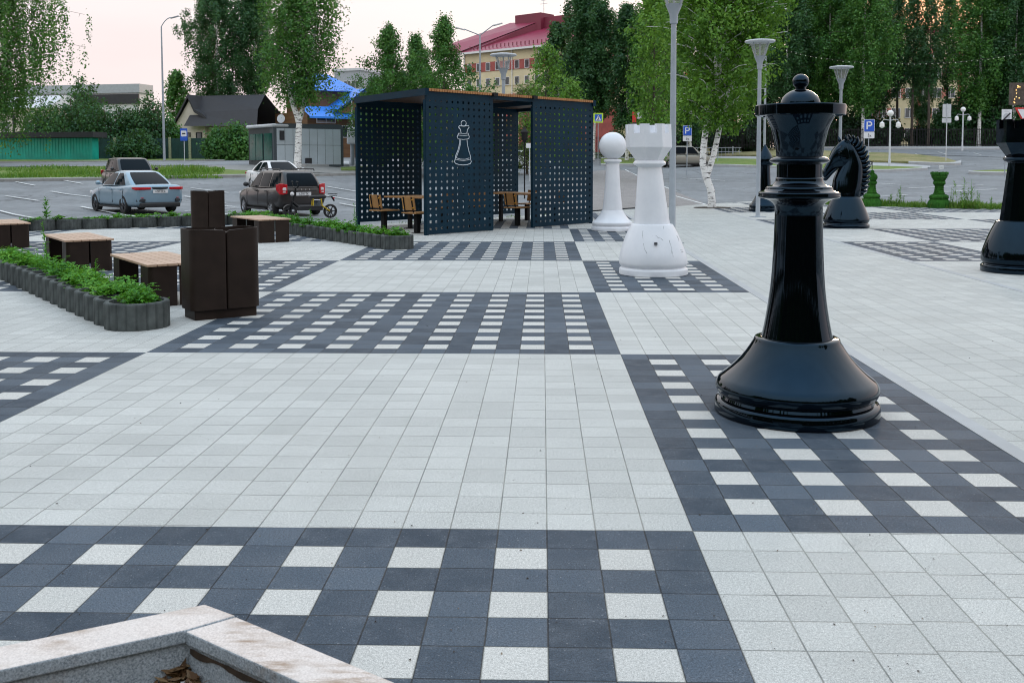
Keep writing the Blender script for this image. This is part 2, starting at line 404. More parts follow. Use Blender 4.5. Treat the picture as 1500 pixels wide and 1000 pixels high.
M['bark'] = plain('grey brown bark', (.085, .07, .058), .9, .4, 6., .6, 20.)
M['leaf_dark'] = leaf_mat('dark birch leaves', (.014, .062, .022), (.034, .118, .036), (.075, .19, .055))
M['leaf_deep'] = leaf_mat('deep shade leaves', (.006, .024, .010), (.014, .048, .018), (.03, .085, .028))  # inner shade of the wood put into a darker leaf colour
M['limb'] = plain('grey brown limb bark', (.13, .115, .10), .9, .4, 6.)
M['leaf_mid'] = leaf_mat('birch leaves', (.022, .10, .016), (.058, .19, .030), (.13, .30, .05))
M['leaf_light'] = leaf_mat('young birch leaves', (.045, .14, .012), (.11, .27, .024), (.21, .41, .05), .45)
M['leaf_plant'] = leaf_mat('strawberry leaves', (.035, .17, .010), (.10, .34, .022), (.24, .52, .05), .42)
M['leaf_olive'] = leaf_mat('pale leaves and blossom', (.07, .12, .03), (.17, .24, .06), (.42, .42, .25), .4)
M['grass_blade'] = leaf_mat('grass blades', (.07, .18, .018), (.14, .29, .035), (.26, .36, .07), .35)
M['litter'] = leaf_mat('leaf litter', (.05, .025, .012), (.14, .07, .03), (.32, .22, .12), .1)
# ------------------------------------------------------------------ the ground
def sheet(name, mat, poly, z, h=0., kind='structure'):
    b = MB(); b.prism(poly, z-h, z) if h else b.add([(x, y, z) for x, y in poly], [tuple(range(len(poly)))])
    return tag(b.build(name, mat), kind=kind)
def ground():
    ds = np.concatenate([np.linspace(1, 40, 14), np.linspace(43, 140, 50), np.geomspace(145, 900, 14)])
    ps = np.concatenate([np.linspace(-2600, -100, 14), np.linspace(-40, 1600, 60), np.linspace(1700, 4200, 14)])
    b = MB(); vs = []; n = len(ps)
    for d in ds:
        for p in ps:
            x, y, z = loc(p, d); vs.append((x, y, z-.02))
    fs = [(i*n+j, i*n+j+1, (i+1)*n+j+1, (i+1)*n+j) for i in range(len(ds)-1) for j in range(n-1)]
    k = len(vs); vs += [(-60, -60, -.17), (60, -60, -.17), (60, -3.0, -.17), (-60, -3.0, -.17)]
    fs.append((k, k+1, k+2, k+3)); b.add(vs, fs)
    tag(b.build('ground', M['asphalt'], smooth=180), kind='structure')
ground()
def strip(name, mat, pts, off=.012, h=0., nd=6, np_=None, kind='structure', dd=False):
    """sheet lying on the land between a near and a far edge, each given on bearings; h raises it as a kerbed bed"""
    pts = sorted(pts); xs = [p[0] for p in pts]; rows = []
    N = np_ or max(8, int((xs[-1]-xs[0])/18)); b = MB()
    for i in range(N+1):
        px = xs[0]+(xs[-1]-xs[0])*i/N
        yn, yf = np.interp(px, xs, [p[1] for p in pts]), np.interp(px, xs, [p[2] for p in pts])
        dn, df = (yn, yf) if dd else (dist(px, yn), dist(px, yf))
        r = []
        for k in range(nd+1):
            x, y, z = loc(px, dn+(df-dn)*k/nd); r.append((x, y, z+off+h))
        if h: r = [(r[0][0], r[0][1], r[0][2]-h-.05)]+r+[(r[-1][0], r[-1][1], r[-1][2]-h-.05)]
        rows.append(r)
    b.rings(rows, close=False, caps=False); b.f = [tuple(reversed(f)) for f in b.f]
    return tag(b.build(name, mat, smooth=30), kind=kind)
# paved square: far edge runs along the car park
far = [(-30, 9.), (-18.5, 15.2), (-12.4, 18.95), (-9.0, 21.05), (-8.35, 21.0), (-5.4, 20.3), (-1.58, 24.3), (1.2, 27.4), (4.0, 30.9), (6.7, 34.6), (8.6, 36.6)]
XA, XB = 1.8, 5.07
lp = [(-30, -12)]+[(XA, -12), (XA, 28.17)]+[p for p in reversed(far) if p[0] < XA]
sheet('chessboard_pavement', M['pave_a'], lp, 0., .16)
sheet('kerb_strip', M['kerb'], [(XA, -12), (XA+.10, -12), (XA+.10, 28.3), (XA, 28.17)], .003, .16)
sheet('walkway', M['path'], [(XA+.10, -12), (XB-.10, -12), (XB-.10, 32.4), (4.0, 30.9), (XA+.10, 28.3)], 0., .16)
sheet('kerb_strip', M['kerb'], [(XB-.10, -12), (XB, -12), (XB, 32.5), (XB-.10, 32.4)], .003, .16)
rp = [(XB, -12), (40, -12), (40, 19), (24., 25.), (16.2, 28.0), (12.77, 30.4), (10.87, 31.5), (9.6, 33.6), (8.6, 36.6), (6.7, 34.6), (XB, 32.5)]
sheet('chessboard_pavement', M['pave_b'], rp, 0., .16)
# brick parking strip behind the pieces, and the land beyond
strip('brick_paving', M['brick'], [(790, 318, 262), (870, 309, 251), (914, 306, 248), (940, 304.5, 262), (990, 303.5, 282), (1030, 301, 298)], .02, nd=14)
for a in ([(914, 249.5, 248.4), (935, 260.5, 259)], ):
    pass
def line(px0, y0, px1, y1, w=.11, name='parking_line'):
    a = Vector(loc(px0, dist(px0, y0))); c = Vector(loc(px1, dist(px1, y1))); n = max(2, int((c-a).length/1.0)); b = MB(); rows = []
    t = (c-a); t.z = 0; t.normalize(); s = Vector((-t.y, t.x, 0))*w/2
    for i in range(n+1):
        p = a.lerp(c, i/n); rows.append([(q.x, q.y, terr(q.x, q.y)+.03) for q in (p-s, p+s)])
    b.rings(rows, close=False, caps=False); b.f = [tuple(reversed(f)) for f in b.f]
    return tag(b.build(name, M['paint']), kind='structure')
for q in ((-40, 297, 65, 322), (118, 302, 205, 318), (40, 325.5, 180, 316.5), (8, 286, 57, 293.5), (75, 279.5, 145, 289), (24, 265.5, 52, 271),
          (94, 263.5, 122, 268.5), (270, 287, 330, 297), (280, 275, 335, 282), (285, 296.5, 345, 303), (270, 309, 350, 304), (300, 318, 345, 311),
          (478, 273, 525, 281), (470, 285, 526, 295), (498, 298, 525, 303), (916, 249.5, 990, 281), (985, 287, 1036, 301.5), (1000, 262, 1062, 266),
          (1262, 291, 1330, 287), (1330, 277.5, 1440, 273), (1240, 268, 1320, 272), (1380, 283, 1460, 279), (1340, 227, 1348, 230),
          (1270, 223.5, 1277, 225.5), (1373, 224.5, 1385, 228), (1425, 226, 1436, 229), (1446, 231.5, 1470, 231.8), (775, 296, 786, 298)):
    line(*q)
# west side: verge, road, far footway
strip('verge', M['grass'], [(-120, 263.8, 247), (0, 263, 246), (160, 261, 245), (300, 258, 248), (360, 256.5, 251), (430, 257, 253)], .0, .10)
strip('kerb', M['kerb_grey'], [(-120, 265.3, 263.8), (0, 264.5, 263), (160, 262.5, 261), (300, 259.5, 258), (430, 258, 256.6), (525, 256, 254.8)], .0, .13)
strip('road', M['road'], [(-150, 244.3, 237.6), (0, 243.2, 237.2), (250, 242., 235.8), (380, 241, 235.2), (540, 240.5, 234)], .015)
strip('footway', M['kerb_grey'], [(-150, 237.4, 236.6), (0, 237., 236.2), (150, 236.2, 235.5), (330, 234.8, 234.1)], .0, .06)
strip('paved_apron', M['kerb_grey'], [(300, 250.6, 242.2), (365, 250, 241.2), (440, 252, 240.8), (540, 253.5, 241)], .02)
strip('kiosk_footing', M['kerb'], [(440, 243.5, 238.6), (480, 244, 238.4), (512, 243.8, 238.2)], .0, .16)
strip('verge', M['grass'], [(-150, 235.6, 214), (130, 234.8, 214), (330, 233., 214), (365, 233, 214)], .0, .03)
strip('verge', M['grass'], [(500, 250, 246), (540, 250, 244)], .0, .08)
# east side: islands, road, far kerb, forest floor
strip('grass_island', M['grass_dry'], [(880, 229, 219.), (960, 228.8, 218.8), (1100, 229.5, 219.2), (1180, 233, 221.8), (1240, 237.5, 225.2), (1310, 239.3, 227), (1350, 241.3, 230), (1392, 242.4, 235), (1400, 242, 239.5)], .0, .12)
strip('kerb', M['kerb'], [(1330, 241.3, 240.3), (1370, 242.8, 241.9), (1396, 243.6, 241.9), (1407, 242.7, 238.6)], .0, .16)
strip('footway', M['kerb'], [(880, 233.3, 229.4), (1000, 233.4, 229.3), (1100, 234.4, 230), (1180, 239.5, 233.6), (1240, 244.3, 238.8), (1330, 247, 242.0), (1362, 247, 244.6)], .018)
strip('grass_island', M['grass'], [(880, 242, 233.8), (1000, 242.6, 233.9), (1060, 243.2, 234.4), (1130, 245.6, 236), (1190, 249, 240.8), (1240, 251.6, 244.8), (1300, 251.6, 246.7), (1350, 249.4, 248.2)], .0, .12)
strip('kerb', M['kerb'], [(880, 242.9, 242.1), (1000, 243.5, 242.7), (1060, 244.1, 243.3), (1130, 246.5, 245.7), (1190, 250, 249.1), (1240, 252.6, 251.7), (1300, 252.7, 251.7), (1358, 250, 248.9)], .0, .13)
strip('grass_island', M['grass'], [(1424, 255.2, 253.8), (1460, 256.4, 252.5), (1700, 259, 251)], .0, .12)
strip('kerb', M['kerb'], [(1418, 256.2, 254.8), (1440, 257.2, 255.9), (1470, 257.8, 256.6), (1700, 260.5, 259)], .0, .16)
strip('road', M['road'], [(690, 232., 224), (860, 222.6, 218.6), (1100, 219.2, 217.2), (1300, 226.2, 219.8), (1500, 233, 221.2), (1700, 236, 222)], .01)
strip('footway', M['kerb'], [(690, 223.6, 220.6), (860, 218.4, 216.2), (1100, 217.1, 215), (1300, 219.6, 216.4), (1500, 221., 217.6), (1700, 222, 218)], .0, .13)
strip('forest_floor', M['forest_floor'], [(690, 101, 250), (1100, 101, 250), (1300, 103, 250), (1900, 103, 250)], .03, nd=16, dd=True)
# grass edge of the square: blades counted by nobody
def blades(name, mat, spots, n, h=(.12, .35), w=.012, lean=.35, label=None):
    vs = []; fs = []
    for i in range(n):
        x, y, z, k = spots(); a = rnd.uniform(0, 6.28); hh = rnd.uniform(*h)*k; ww = w*rnd.uniform(.7, 1.6)
        dx, dy = math.cos(a)*ww, math.sin(a)*ww; b = rnd.uniform(0, 6.28); l = hh*lean*rnd.random()
        q = len(vs); vs += [(x-dx, y-dy, z), (x+dx, y+dy, z), (x+math.cos(b)*l+dx*.6, y+math.sin(b)*l+dy*.6, z+hh*.65), (x+math.cos(b)*l*2, y+math.sin(b)*l*2, z+hh)]
        fs.append((q, q+1, q+2, q+3))
    me = bpy.data.meshes.new(name); me.from_pydata(vs, [], fs); me.materials.append(mat)
    return tag(link(name, me), label, 'grass', None, 'stuff')
def edge_spot(a, b, depth, z=-.1):
    def f():
        k = rnd.random(); t = rnd.uniform(0, depth)
        x = a[0]+(b[0]-a[0])*k; y = a[1]+(b[1]-a[1])*k
        nx, ny = -(b[1]-a[1]), (b[0]-a[0]); L = math.hypot(nx, ny)
        x += nx/L*t; y += ny/L*t; c = .55+.6*mnoise.noise((x*.9, y*.9, 0))
        return x, y, z, max(.35, c)
    return f
blades('grass', M['grass_blade'], edge_spot((24., 25.15), (12.77, 30.5), 1.0, -.03), 7500, (.22, .52), .016, label='rough green grass growing along the paving edge behind the topiary rook')
blades('grass', M['grass_blade'], edge_spot((12.77, 30.5), (9.6, 33.7), .9, -.03), 2600, (.20, .46), .016, label='green grass along the paving edge beside the topiary bishop')
blades('grass', M['grass_blade'], edge_spot((-.2, 25.9), (-5.4, 20.4), .5), 1500, (.08, .22), .012, label='short green grass growing along the back of the chess pavilion')
def verge_spot(ps, ds):
    def f():
        while True:
            p = rnd.uniform(*ps); y = rnd.uniform(*ds); x, yy, z = loc(p, dist(p, y))
            c = mnoise.noise((x*.25, yy*.25, 3.))
            if c > -.25: return x, yy, z+.05, .6+c
    return f
blades('grass', M['grass_blade'], verge_spot((-40, 330), (247, 262)), 7000, (.15, .45), .03, label='uneven grass on the verge between car park and road')

# tiny bits of grit and leaf on the paving
vs = []; fs = []
for i in range(420):
    px, py = rnd.uniform(0, 1500), 330+670*rnd.random()**1.6; x, y, z = gp(px, py); a = rnd.uniform(0, 6.28); l = rnd.uniform(.002, .0065); o = len(vs); c, s_ = math.cos(a)*l, math.sin(a)*l; w = rnd.uniform(.3, .8)
    vs += [(x-c, y-s_, .002), (x+s_*w, y-c*w, .003+l*.3), (x+c, y+s_, .002), (x-s_*w, y+c*w, .003+l*.5)]; fs.append((o, o+1, o+2, o+3))
me = bpy.data.meshes.new('grit'); me.from_pydata(vs, [], fs); me.materials.append(M['soil']); me.materials.append(M['litter']); me.polygons.foreach_set('material_index', [int(i % 3 == 0) for i in range(len(fs))]); tag(link('grit', me), 'scattered dark grit and leaf bits on the paving', 'grit', None, 'stuff')
# ------------------------------------------------------------------ giant chess pieces
def smooth_prof(pts, closed=False):
    return pts
def arcpts(r0, z0, r1, z1, bulge, n=8):    # bulging (+) or hollow (-) curve between two profile points
    out = []
    dx, dz = r1-r0, z1-z0; L = math.hypot(dx, dz); nx, nz = dz/L, -dx/L
    for i in range(n+1):
        t = i/n; k = 4*t*(1-t)*bulge
        out.append((r0+dx*t+nx*k, z0+dz*t+nz*k))
    return out
def chain(*segs):
    o = []
    for s in segs:
        for p in s:
            if not o or math.hypot(p[0]-o[-1][0], p[1]-o[-1][1]) > 1e-5: o.append(p)
    return o
def scaled(pr, k, kz=None): return [(r*k, z*(kz or k)) for r, z in pr]
def queen():
    x, y, _ = gp(1165.5, 603); k = 1/241.
    q = thing('queen', 'tall gloss black queen on the dark chequered paving, domed crown with a ball', 'chess piece', (x, y, 0))
    base = chain([(115, 0), (117, 2), (117, 16)], arcpts(117, 16, 112, 21, .8, 4), [(109, 22), (107.5, 26)],
                 arcpts(108, 26, 116, 40, 2.2, 6), arcpts(116, 40, 107, 53, 1.5, 6), arcpts(107, 53, 61, 107, -4., 12), arcpts(61, 107, 58, 111, .8, 3), [(52, 111.5), (50, 108)])
    b = MB(); b.lathe(scaled(base, k), 96); b.build('base', M['black'], q, 40)
    stem = chain([(51.5, 106)], arcpts(51.5, 106, 36, 223, -2.8, 14), arcpts(36, 223, 33.5, 301, -.4, 6), arcpts(33.5, 301, 42, 309, -1, 5))
    b = MB()
    b.lathe(scaled(stem, k), 96); b.build('stem', M['black'], q, 40)
    colr = chain([(40, 308)], arcpts(40, 308, 55, 313, -1., 4), arcpts(55, 313, 57, 318, 1.6, 5), arcpts(57, 318, 55, 322, 1.2, 4), arcpts(55, 322, 47, 326, -.8, 4), arcpts(47, 326, 44, 330, 1., 4),
                 arcpts(44, 330, 33, 338, -2, 5), arcpts(33, 338, 31.5, 343, 1, 3), [(29, 344)])
    b = MB(); b.lathe(scaled(colr, k), 96); b.build('collar', M['black'], q, 40)
    b = MB(); b.lathe(scaled([(31.8, 343), (31.8, 363)], k), 96); b.build('neck', M['black'], q, 40)
    b = MB(); b.lathe(scaled(chain([(32, 361)], arcpts(32, 361, 40, 364, -.4, 3), arcpts(40, 364, 40, 370, 2.2, 6), arcpts(40, 370, 33, 373, .4, 3)), k), 96); b.build('neck_ring', M['black'], q, 40)
    b = MB(); b.lathe(scaled(chain(arcpts(32.5, 372, 37, 400, -.8, 6), arcpts(37, 400, 49, 431, -1.8, 10)), k), 96); b.build('crown_bell', M['black'], q, 40)
    b = MB(); b.lathe(scaled([(48, 430.5), (62, 431), (63, 432), (63.5, 445), (62.7, 446.3), (28, 446.8)], k), 96); b.build('crown_disc', M['black'], q, 30)
    dome = [(28*math.cos(a), 446.5+23*math.sin(a)) for a in np.linspace(0, 1.3, 14)]+[(7.5, 470), (7.5, 472)]
    b = MB(); b.lathe(scaled(dome, k), 64); b.build('dome', M['black'], q, 40)
    b = MB(); b.ball((0, 0, 480*k), 11.6*k, 48, .92); b.build('ball', M['black'], q, 180)
queen()
def rook(name, label, loc_, k, mat, tilt=0., cracks=False, seg=16):
    q = thing(name, label, 'chess piece', loc_)
    def sh(b):
        b.v = [(x+tilt*max(0, z-.1), y, z) for x, y, z in b.v]; return b
    b = MB(); b.lathe(scaled(chain([(49, 0), (50, 1), (50, 7)], arcpts(50, 7, 47, 10.5, 1, 4), [(46, 12)], arcpts(46, 11.5, 49.6, 18, 1.0, 5), arcpts(49.6, 18, 47.2, 33, .5, 6), arcpts(47.2, 33, 30.5, 73, 1.1, 10), [(27, 74)]), k), 96)
    if cracks:
        b.cm = 1
        def rad(z): return np.interp(z, [12, 18, 33, 53, 73], [46, 49.8, 47.4, 40.1, 30.7])
        for pts in ([(-16, 66), (-17.5, 60), (-17, 54)], [(-4, 58), (2, 58.5), (4, 56), (8, 55), (11, 52)], [(20, 52), (22, 44), (23, 40), (21, 33)], [(33, 58), (35, 54), (35.5, 50)],
                    [(36, 38), (40, 37), (37, 34), (41, 35)], [(23, 37), (24, 29)], [(-17, 48), (-16, 40), (-13, 34)], [(13, 72), (13.4, 68)]):
            pp = []
            for hx, z in pts:
                r = rad(z); a = math.asin(max(-1, min(1, hx/r))); pp.append((r*1.002*math.sin(a)*k, -r*1.002*math.cos(a)*k, z*k))
            b.tube(pp, [.0026*(.4+.6*rnd.random()) for _ in pp], 5)
        b.lathe([(0.0, 0), (.022, 0), (.022, .03), (0.004, .03)], 8, (0, -.62*0-rad(46)*k-.012, 46.5*k))
    sh(b).build('base', [mat, M['crack']], q, 35)
    b = MB(); n = 14 if mat is M['black'] else 20; b.lathe(scaled([(26.5, 73), (22.5, 105), (17, 157)], k), n, phase=math.pi/n)
    sh(b).build('stem', mat, q, 20)
    b = MB(); b.lathe(scaled(chain([(16, 156)], arcpts(17, 156, 22, 159, -.5, 3), arcpts(22, 159, 22.5, 164, 1.5, 5), arcpts(22.5, 164, 19, 166, .4, 3)), k), 64); sh(b).build('collar', mat, q, 35)
    # octagonal crown with eight merlons cut from a hollow drum
    b = MB(); n = 8; ph = math.pi/8+.12
    ro, ri, z0, z1, z2, z3 = 33.5*k, 26*k, 165*k, 185*k, 205*k, 218.*k
    def P(r, a, z): return (r*math.cos(a), r*math.sin(a), z)
    b.lathe([(19*k, z0), (ro, z1), (ro, z2), (ri, z2), (ri, z2-9*k), (.02, z2-9*k)], n, phase=ph, caps=False)
    for i in range(n):
        a0 = ph+2*math.pi*i/n; a1 = a0+2*math.pi/n
        for (u0, u1) in ((0., .30), (.70, 1.)):
            e = .0005
            def pt(r, u):
                p0 = np.array(P(r, a0, 0)); p1 = np.array(P(r, a1, 0)); return p0+(p1-p0)*u
            ring = []
            for z in (z2-.001, z3):
                ring.append([tuple(pt(ro, u0)+[0, 0, z]), tuple(pt(ro, u1)+[0, 0, z]), tuple(pt(ri, u1)+[0, 0, z]), tuple(pt(ri, u0)+[0, 0, z])])
            b.rings(ring)
    sh(b).build('crown', mat, q, 20)
    return q
x, y, _ = gp(957, 401.2); d = 13.6
rook('rook', 'white castle rook with cracked paint standing on a dark chequered square', (x, y, 0), d/1458, M['white'], -.043, True)
x, y, _ = gp(1491, 397.6)
rook('rook', 'black fluted castle rook standing on pale paving, cut by the picture edge', (x, y, 0), 13.75/1458*1.02, M['black'], .0, False, 16)
def pawn():
    x, y, _ = gp(897, 337.6); k = 22.45/1458
    q = thing('pawn', 'white pawn with a big round head beside the perforated pavilion', 'chess piece', (x, y, 0))
    b = MB(); b.lathe(scaled(chain([(29.5, 0), (30.5, .8), (30.5, 4.5)], arcpts(30.5, 4.5, 28.6, 6.5, .5, 3), arcpts(28.4, 7.4, 29.2, 12.5, .8, 4), arcpts(29.2, 12.5, 15.5, 29.5, -1.6, 9), [(13, 30)]), k), 72); b.build('base', M['white'], q, 35)
    b = MB(); b.lathe(scaled(chain([(15, 29.3)], arcpts(14.8, 29.4, 9.6, 99, -.9, 10)), k), 48); b.build('stem', M['white'], q, 35)
    b = MB(); b.lathe(scaled(chain([(9.5, 98.2)], arcpts(9.5, 98.2, 12.5, 100, 0, 2), arcpts(12.5, 100, 12.5, 103.4, .7, 4), [(9, 104.5)]), k), 48); b.build('collar', M['white'], q, 35)
    b = MB(); b.ball((0, 0, 123.5*k), 20*k, 48); b.build('head', M['white'], q, 180)
pawn()
def bishop():
    x, y, _ = gp(1119.5, 309); k = 31.6/1458
    q = thing('bishop', 'black pointed bishop half hidden behind a lamp post', 'chess piece', (x, y, 0))
    b = MB(); b.lathe(scaled(chain([(22, 0), (22.5, .6), (22.5, 3.4), (21, 4.6)], arcpts(21, 5, 21, 9, .5, 3), arcpts(21, 9, 12, 24, -1, 8), [(10, 24.4)]), k), 56); b.build('base', M['black'], q, 35)
    b = MB(); b.lathe(scaled(arcpts(10.5, 24, 7.6, 66, -.6, 8), k), 40); b.build('stem', M['black'], q, 35)
    b = MB(); b.lathe(scaled(chain([(7.5, 65.4), (10, 66), (11.3, 68)], arcpts(11.3, 68, 11.3, 77, .5, 5), arcpts(11.3, 77, .3, 97, .6, 7)), k), 40); b.build('head', M['black'], q, 50)
bishop()
def knight():
    x, y, _ = gp(1239, 333); q = thing('knight', 'black horse head knight with a ridged mane, seen in profile', 'chess piece', (x, y, 0))
    kk = 1/366.6
    def XZ(c, r): return ((c-405)*kk, (905-r)*kk)
    px = 23.4/1458
    b = MB(); b.lathe(scaled(chain([(32.5, 0), (33, .8), (33, 3.6)], arcpts(33, 3.6, 31, 5.5, .5, 3), [(30.4, 7)], arcpts(30.6, 7, 32.4, 13, 1., 5), arcpts(32.4, 13, 20, 44, .5, 10), [(19, 45), (10, 45.2)]), px), 80); b.build('base', M['black'], q, 35)
    def sect(f, bk, th, n=20, sq=2.4):
        (fx, fz), (bx, bz) = XZ(*f), XZ(*bk); cx, cz = (fx+bx)/2, (fz+bz)/2; ax, az = (bx-fx)/2, (bz-fz)/2; r = []
        for i in range(n):
            a = 2*math.pi*i/n; c, s = math.cos(a), math.sin(a)
            c2 = math.copysign(abs(c)**(2/sq), c); s2 = math.copysign(abs(s)**(2/sq), s)
            r.append((cx+ax*c2, th*s2, cz+az*c2))
        return r
    def interp(tab, n):
        out = []
        T = np.arange(len(tab))
        for t in np.linspace(0, len(tab)-1, n):
            out.append([np.interp(t, T, [np.ravel(r[0])[0] for r in tab]), np.interp(t, T, [r[0][1] for r in tab]), np.interp(t, T, [r[1][0] for r in tab]), np.interp(t, T, [r[1][1] for r in tab]), np.interp(t, T, [r[2] for r in tab])])
        out = np.array(out); s = out.copy()
        for _ in range(2): s[1:-1] = (s[:-2]+2*s[1:-1]+s[2:])/4
        return s
    neck = [((285, 655), (515, 655), .26), ((278, 600), (524, 598), .255), ((283, 550), (532, 545), .24), ((292, 490), (540, 475), .215), ((316, 432), (540, 410), .20), ((342, 386), (532, 345), .185), ((366, 320), (500, 275), .16), ((362, 255), (470, 218), .14), ((360, 195), (430, 175), .11), ((375, 155), (405, 150), .05)]
    head = [((395, 148), (455, 250), .08), ((352, 160), (446, 318), .14), ((318, 190), (428, 372), .17), ((292, 226), (392, 392), .17), ((270, 268), (350, 398), .145), ((250, 312), (300, 398), .112), ((232, 352), (268, 416), .098), ((214, 388), (247, 436), .094), ((200, 416), (232, 460), .09), ((196, 440), (220, 474), .07), ((202, 462), (212, 474), .03)]
    b = MB()
    b.rings([sect((r[0], r[1]), (r[2], r[3]), r[4]) for r in interp(neck, 34)])
    b.rings([sect((r[0], r[1]), (r[2], r[3]), r[4], sq=3.) for r in interp(head, 40)])
    hd = b.build('horse_head', M['black'], q, 60)
    b = MB(); b.rings([sect((r[0], r[1]), (r[2], r[3]), r[4]) for r in interp([((300, 392), (330, 402), .06), ((258, 425), (282, 445), .075), ((225, 458), (252, 484), .075), ((207, 482), (232, 505), .06), ((208, 498), (218, 506), .03)], 16)]); b.build('lower_jaw', M['black'], hd, 60)
    for s in (-1, 1):                        # cheek disc and brow ridge give the head its planes
        ex, ez = XZ(378, 318); b = MB(); b.ball((ex, s*.108, ez), .13, 24, 1.15, .46); b.build('cheek', M['black'], hd, 180)
        b = MB(); b.tube([XZ(345, 205)[:1]+(s*.13,)+XZ(345, 205)[1:], XZ(300, 245)[:1]+(s*.158,)+XZ(300, 245)[1:], XZ(268, 300)[:1]+(s*.115,)+XZ(268, 300)[1:]], [.02, .034, .012], 10); b.build('brow', M['black'], hd, 180)
    # mane: overlapping waves along the crest, each a flattened lens standing proud of the next
    cr = [(405, 140), (450, 152), (492, 182), (522, 228), (543, 280), (556, 335), (561, 390), (561, 445), (558, 500), (548, 552), (530, 600), (505, 640)]
    T = np.arange(len(cr)); b = MB(); NW = 15
    def crp(t): return np.interp(t, T, [p[0] for p in cr]), np.interp(t, T, [p[1] for p in cr])
    for w_ in range(NW):
        t = (w_+.5)/NW*(len(cr)-1); cx, cz = crp(t); x1, z1 = crp(min(len(cr)-1, t+.15)); x0, z0 = crp(max(0, t-.15)); L = math.hypot(x1-x0, z1-z0); tx, tz = (x1-x0)/L, (z1-z0)/L; nx, nz = tz, -tx
        big = 1. if 1 < w_ < NW-1 else .75; rs = []
        for u in np.linspace(-1, 1, 15):      # across the mane, from the neck side (-) to the outer edge (+)
            oo = (52*u-10)*big; along = 13*math.cos(u*2.6)-10*u; hw = 17*math.sqrt(max(.03, 1-u*u))+4; th = .125*(1-.20*w_/NW)*math.sqrt(max(.06, 1-(.5*u+.35)**2))
            c0 = (cx+nx*oo+tx*(along-hw), cz+nz*oo+tz*(along-hw)); c1 = (cx+nx*oo+tx*(along+hw), cz+nz*oo+tz*(along+hw)); rs.append(sect(c0, c1, th, 12, 2.))
        b.rings(rs)
    b.build('mane', M['black'], q, 60)
    for s, a, t in ((-1, (352, 178), (336, 118)), (1, (395, 188), (372, 108))):
        b = MB(); (ax, az), (tx, tz) = XZ(*a), XZ(*t); n = 8; pts = []; rad = []
        for i in range(n+1):
            u = i/n; pts.append((ax+(tx-ax)*u, -.075*s*(-1)*(1+.25*u)*(-1 if s > 0 else -1), az+(tz-az)*u)); rad.append(.044*(1-u)**.7*(.6+1.3*u*(1-u)*2)+.003)
        b.tube(pts, rad, 10); b.build('ear', M['black'], hd, 60)
    for s in (-1, 1):
        ex, ez = XZ(318, 268); b = MB(); b.ball((ex, s*.148, ez), .036, 16, .6); b.tube([(ex-.075, s*.14, ez-.0), (ex-.02, s*.165, ez+.04), (ex+.06, s*.165, ez+.03)], [.012, .02, .012], 8); b.build('eye', M['black'], hd, 180)
        ex, ez = XZ(212, 425); b = MB(); b.ball((ex, s*.09, ez), .022, 12); b.build('nostril', M['black'], hd, 180)
    # bridle strap line on the cheek
knight()
# clipped artificial-turf pieces at the edge of the paving
def fuzz(b, n, ln):
    v = np.array(b.v); F_ = [f for f in b.f if len(f) == 4]; vs = []; fs = []
    for _ in range(n):
        f = F_[rnd.randrange(len(F_))]; w = np.array([rnd.random() for _ in f]); w /= w.sum(); p = (v[list(f)]*w[:, None]).sum(0)
        nn = np.cross(v[f[1]]-v[f[0]], v[f[3]]-v[f[0]]); L = np.linalg.norm(nn)
        if L < 1e-9: continue
        nn = nn/L+np.array([rnd.gauss(0, .45) for _ in range(3)]); t = np.cross(nn, [rnd.random(), rnd.random(), rnd.random()]); t /= np.linalg.norm(t)+1e-9
        h = ln*rnd.uniform(.5, 1.2); k = len(vs); vs += [tuple(p-t*.006), tuple(p+t*.006), tuple(p+nn*h)]; fs.append((k, k+1, k+2))
    b.add(vs, fs)
def topiary(name, label, loc_, prof, k, notch=None):
    q = thing(name, label, 'topiary', loc_); b = MB(); b.lathe(scaled(prof, k), 40)
    if notch:
        r, z0, z1 = notch
        for i in range(8):
            a = 2*math.pi*i/8; b.box((r*k*math.cos(a), r*k*math.sin(a), (z0+z1)/2*k), (.1, .17, (z1-z0)*k), a)
    fuzz(b, 16000, .013); b.build('turf_body', M['turf'], q); return q
x, y, _ = gp(1276.5, 302.5); k = 34.9/1458
t = topiary('topiary_bishop', 'green turf covered bishop with a small black flag, beside the knight', (x, y, -.02), chain([(13, 0), (13.5, 3)], arcpts(13.5, 3, 10, 13, 1.4, 6), arcpts(10, 13, 10.5, 18, 1.4, 4), [(7, 20)], arcpts(6.8, 20, 5, 33, -.5, 5), [(6.5, 34), (7, 36), (5.3, 37.5)], arcpts(5, 38, 3, 49, 3.2, 7), [(2.5, 52), (1, 53.5)]), k)
b = MB(); b.tube([(0, 0, 53*k), (0, 0, 66*k)], .012, 6); b.build('flag_pole', M['black_steel'], t)
b = MB(); b.box((-2.5*k, 0, 63.5*k), (5.6*k, .02, 5*k)); b.cm = 1; b.box((-2.5*k, -.013, 63.5*k), (2*k, .01, 1.8*k)); b.build('flag', [M['black_steel'], M['white_sign']], t)
x, y, _ = gp(1375, 304.5); k = 33.6/1458
t = topiary('topiary_rook', 'green turf covered rook with a small white flag, in front of the grass', (x, y, -.02), chain([(14.5, 0), (15, 3)], arcpts(15, 3, 11.5, 13.5, 1.6, 6), arcpts(11.5, 13.5, 12, 19, 1.3, 4), [(8, 20.5)], arcpts(7.5, 21, 5.8, 34, -.7, 5), [(7.5, 35), (8.5, 37), (7.4, 39.5)], [(7, 40.5), (9.5, 44), (10.6, 46), (10.6, 49.5), (8, 49.5), (8, 47)]), k, (9.6, 49, 53))
b = MB(); b.tube([(0, 0, 45*k), (0, 0, 63*k)], .012, 6); b.build('flag_pole', M['galv_light'], t)
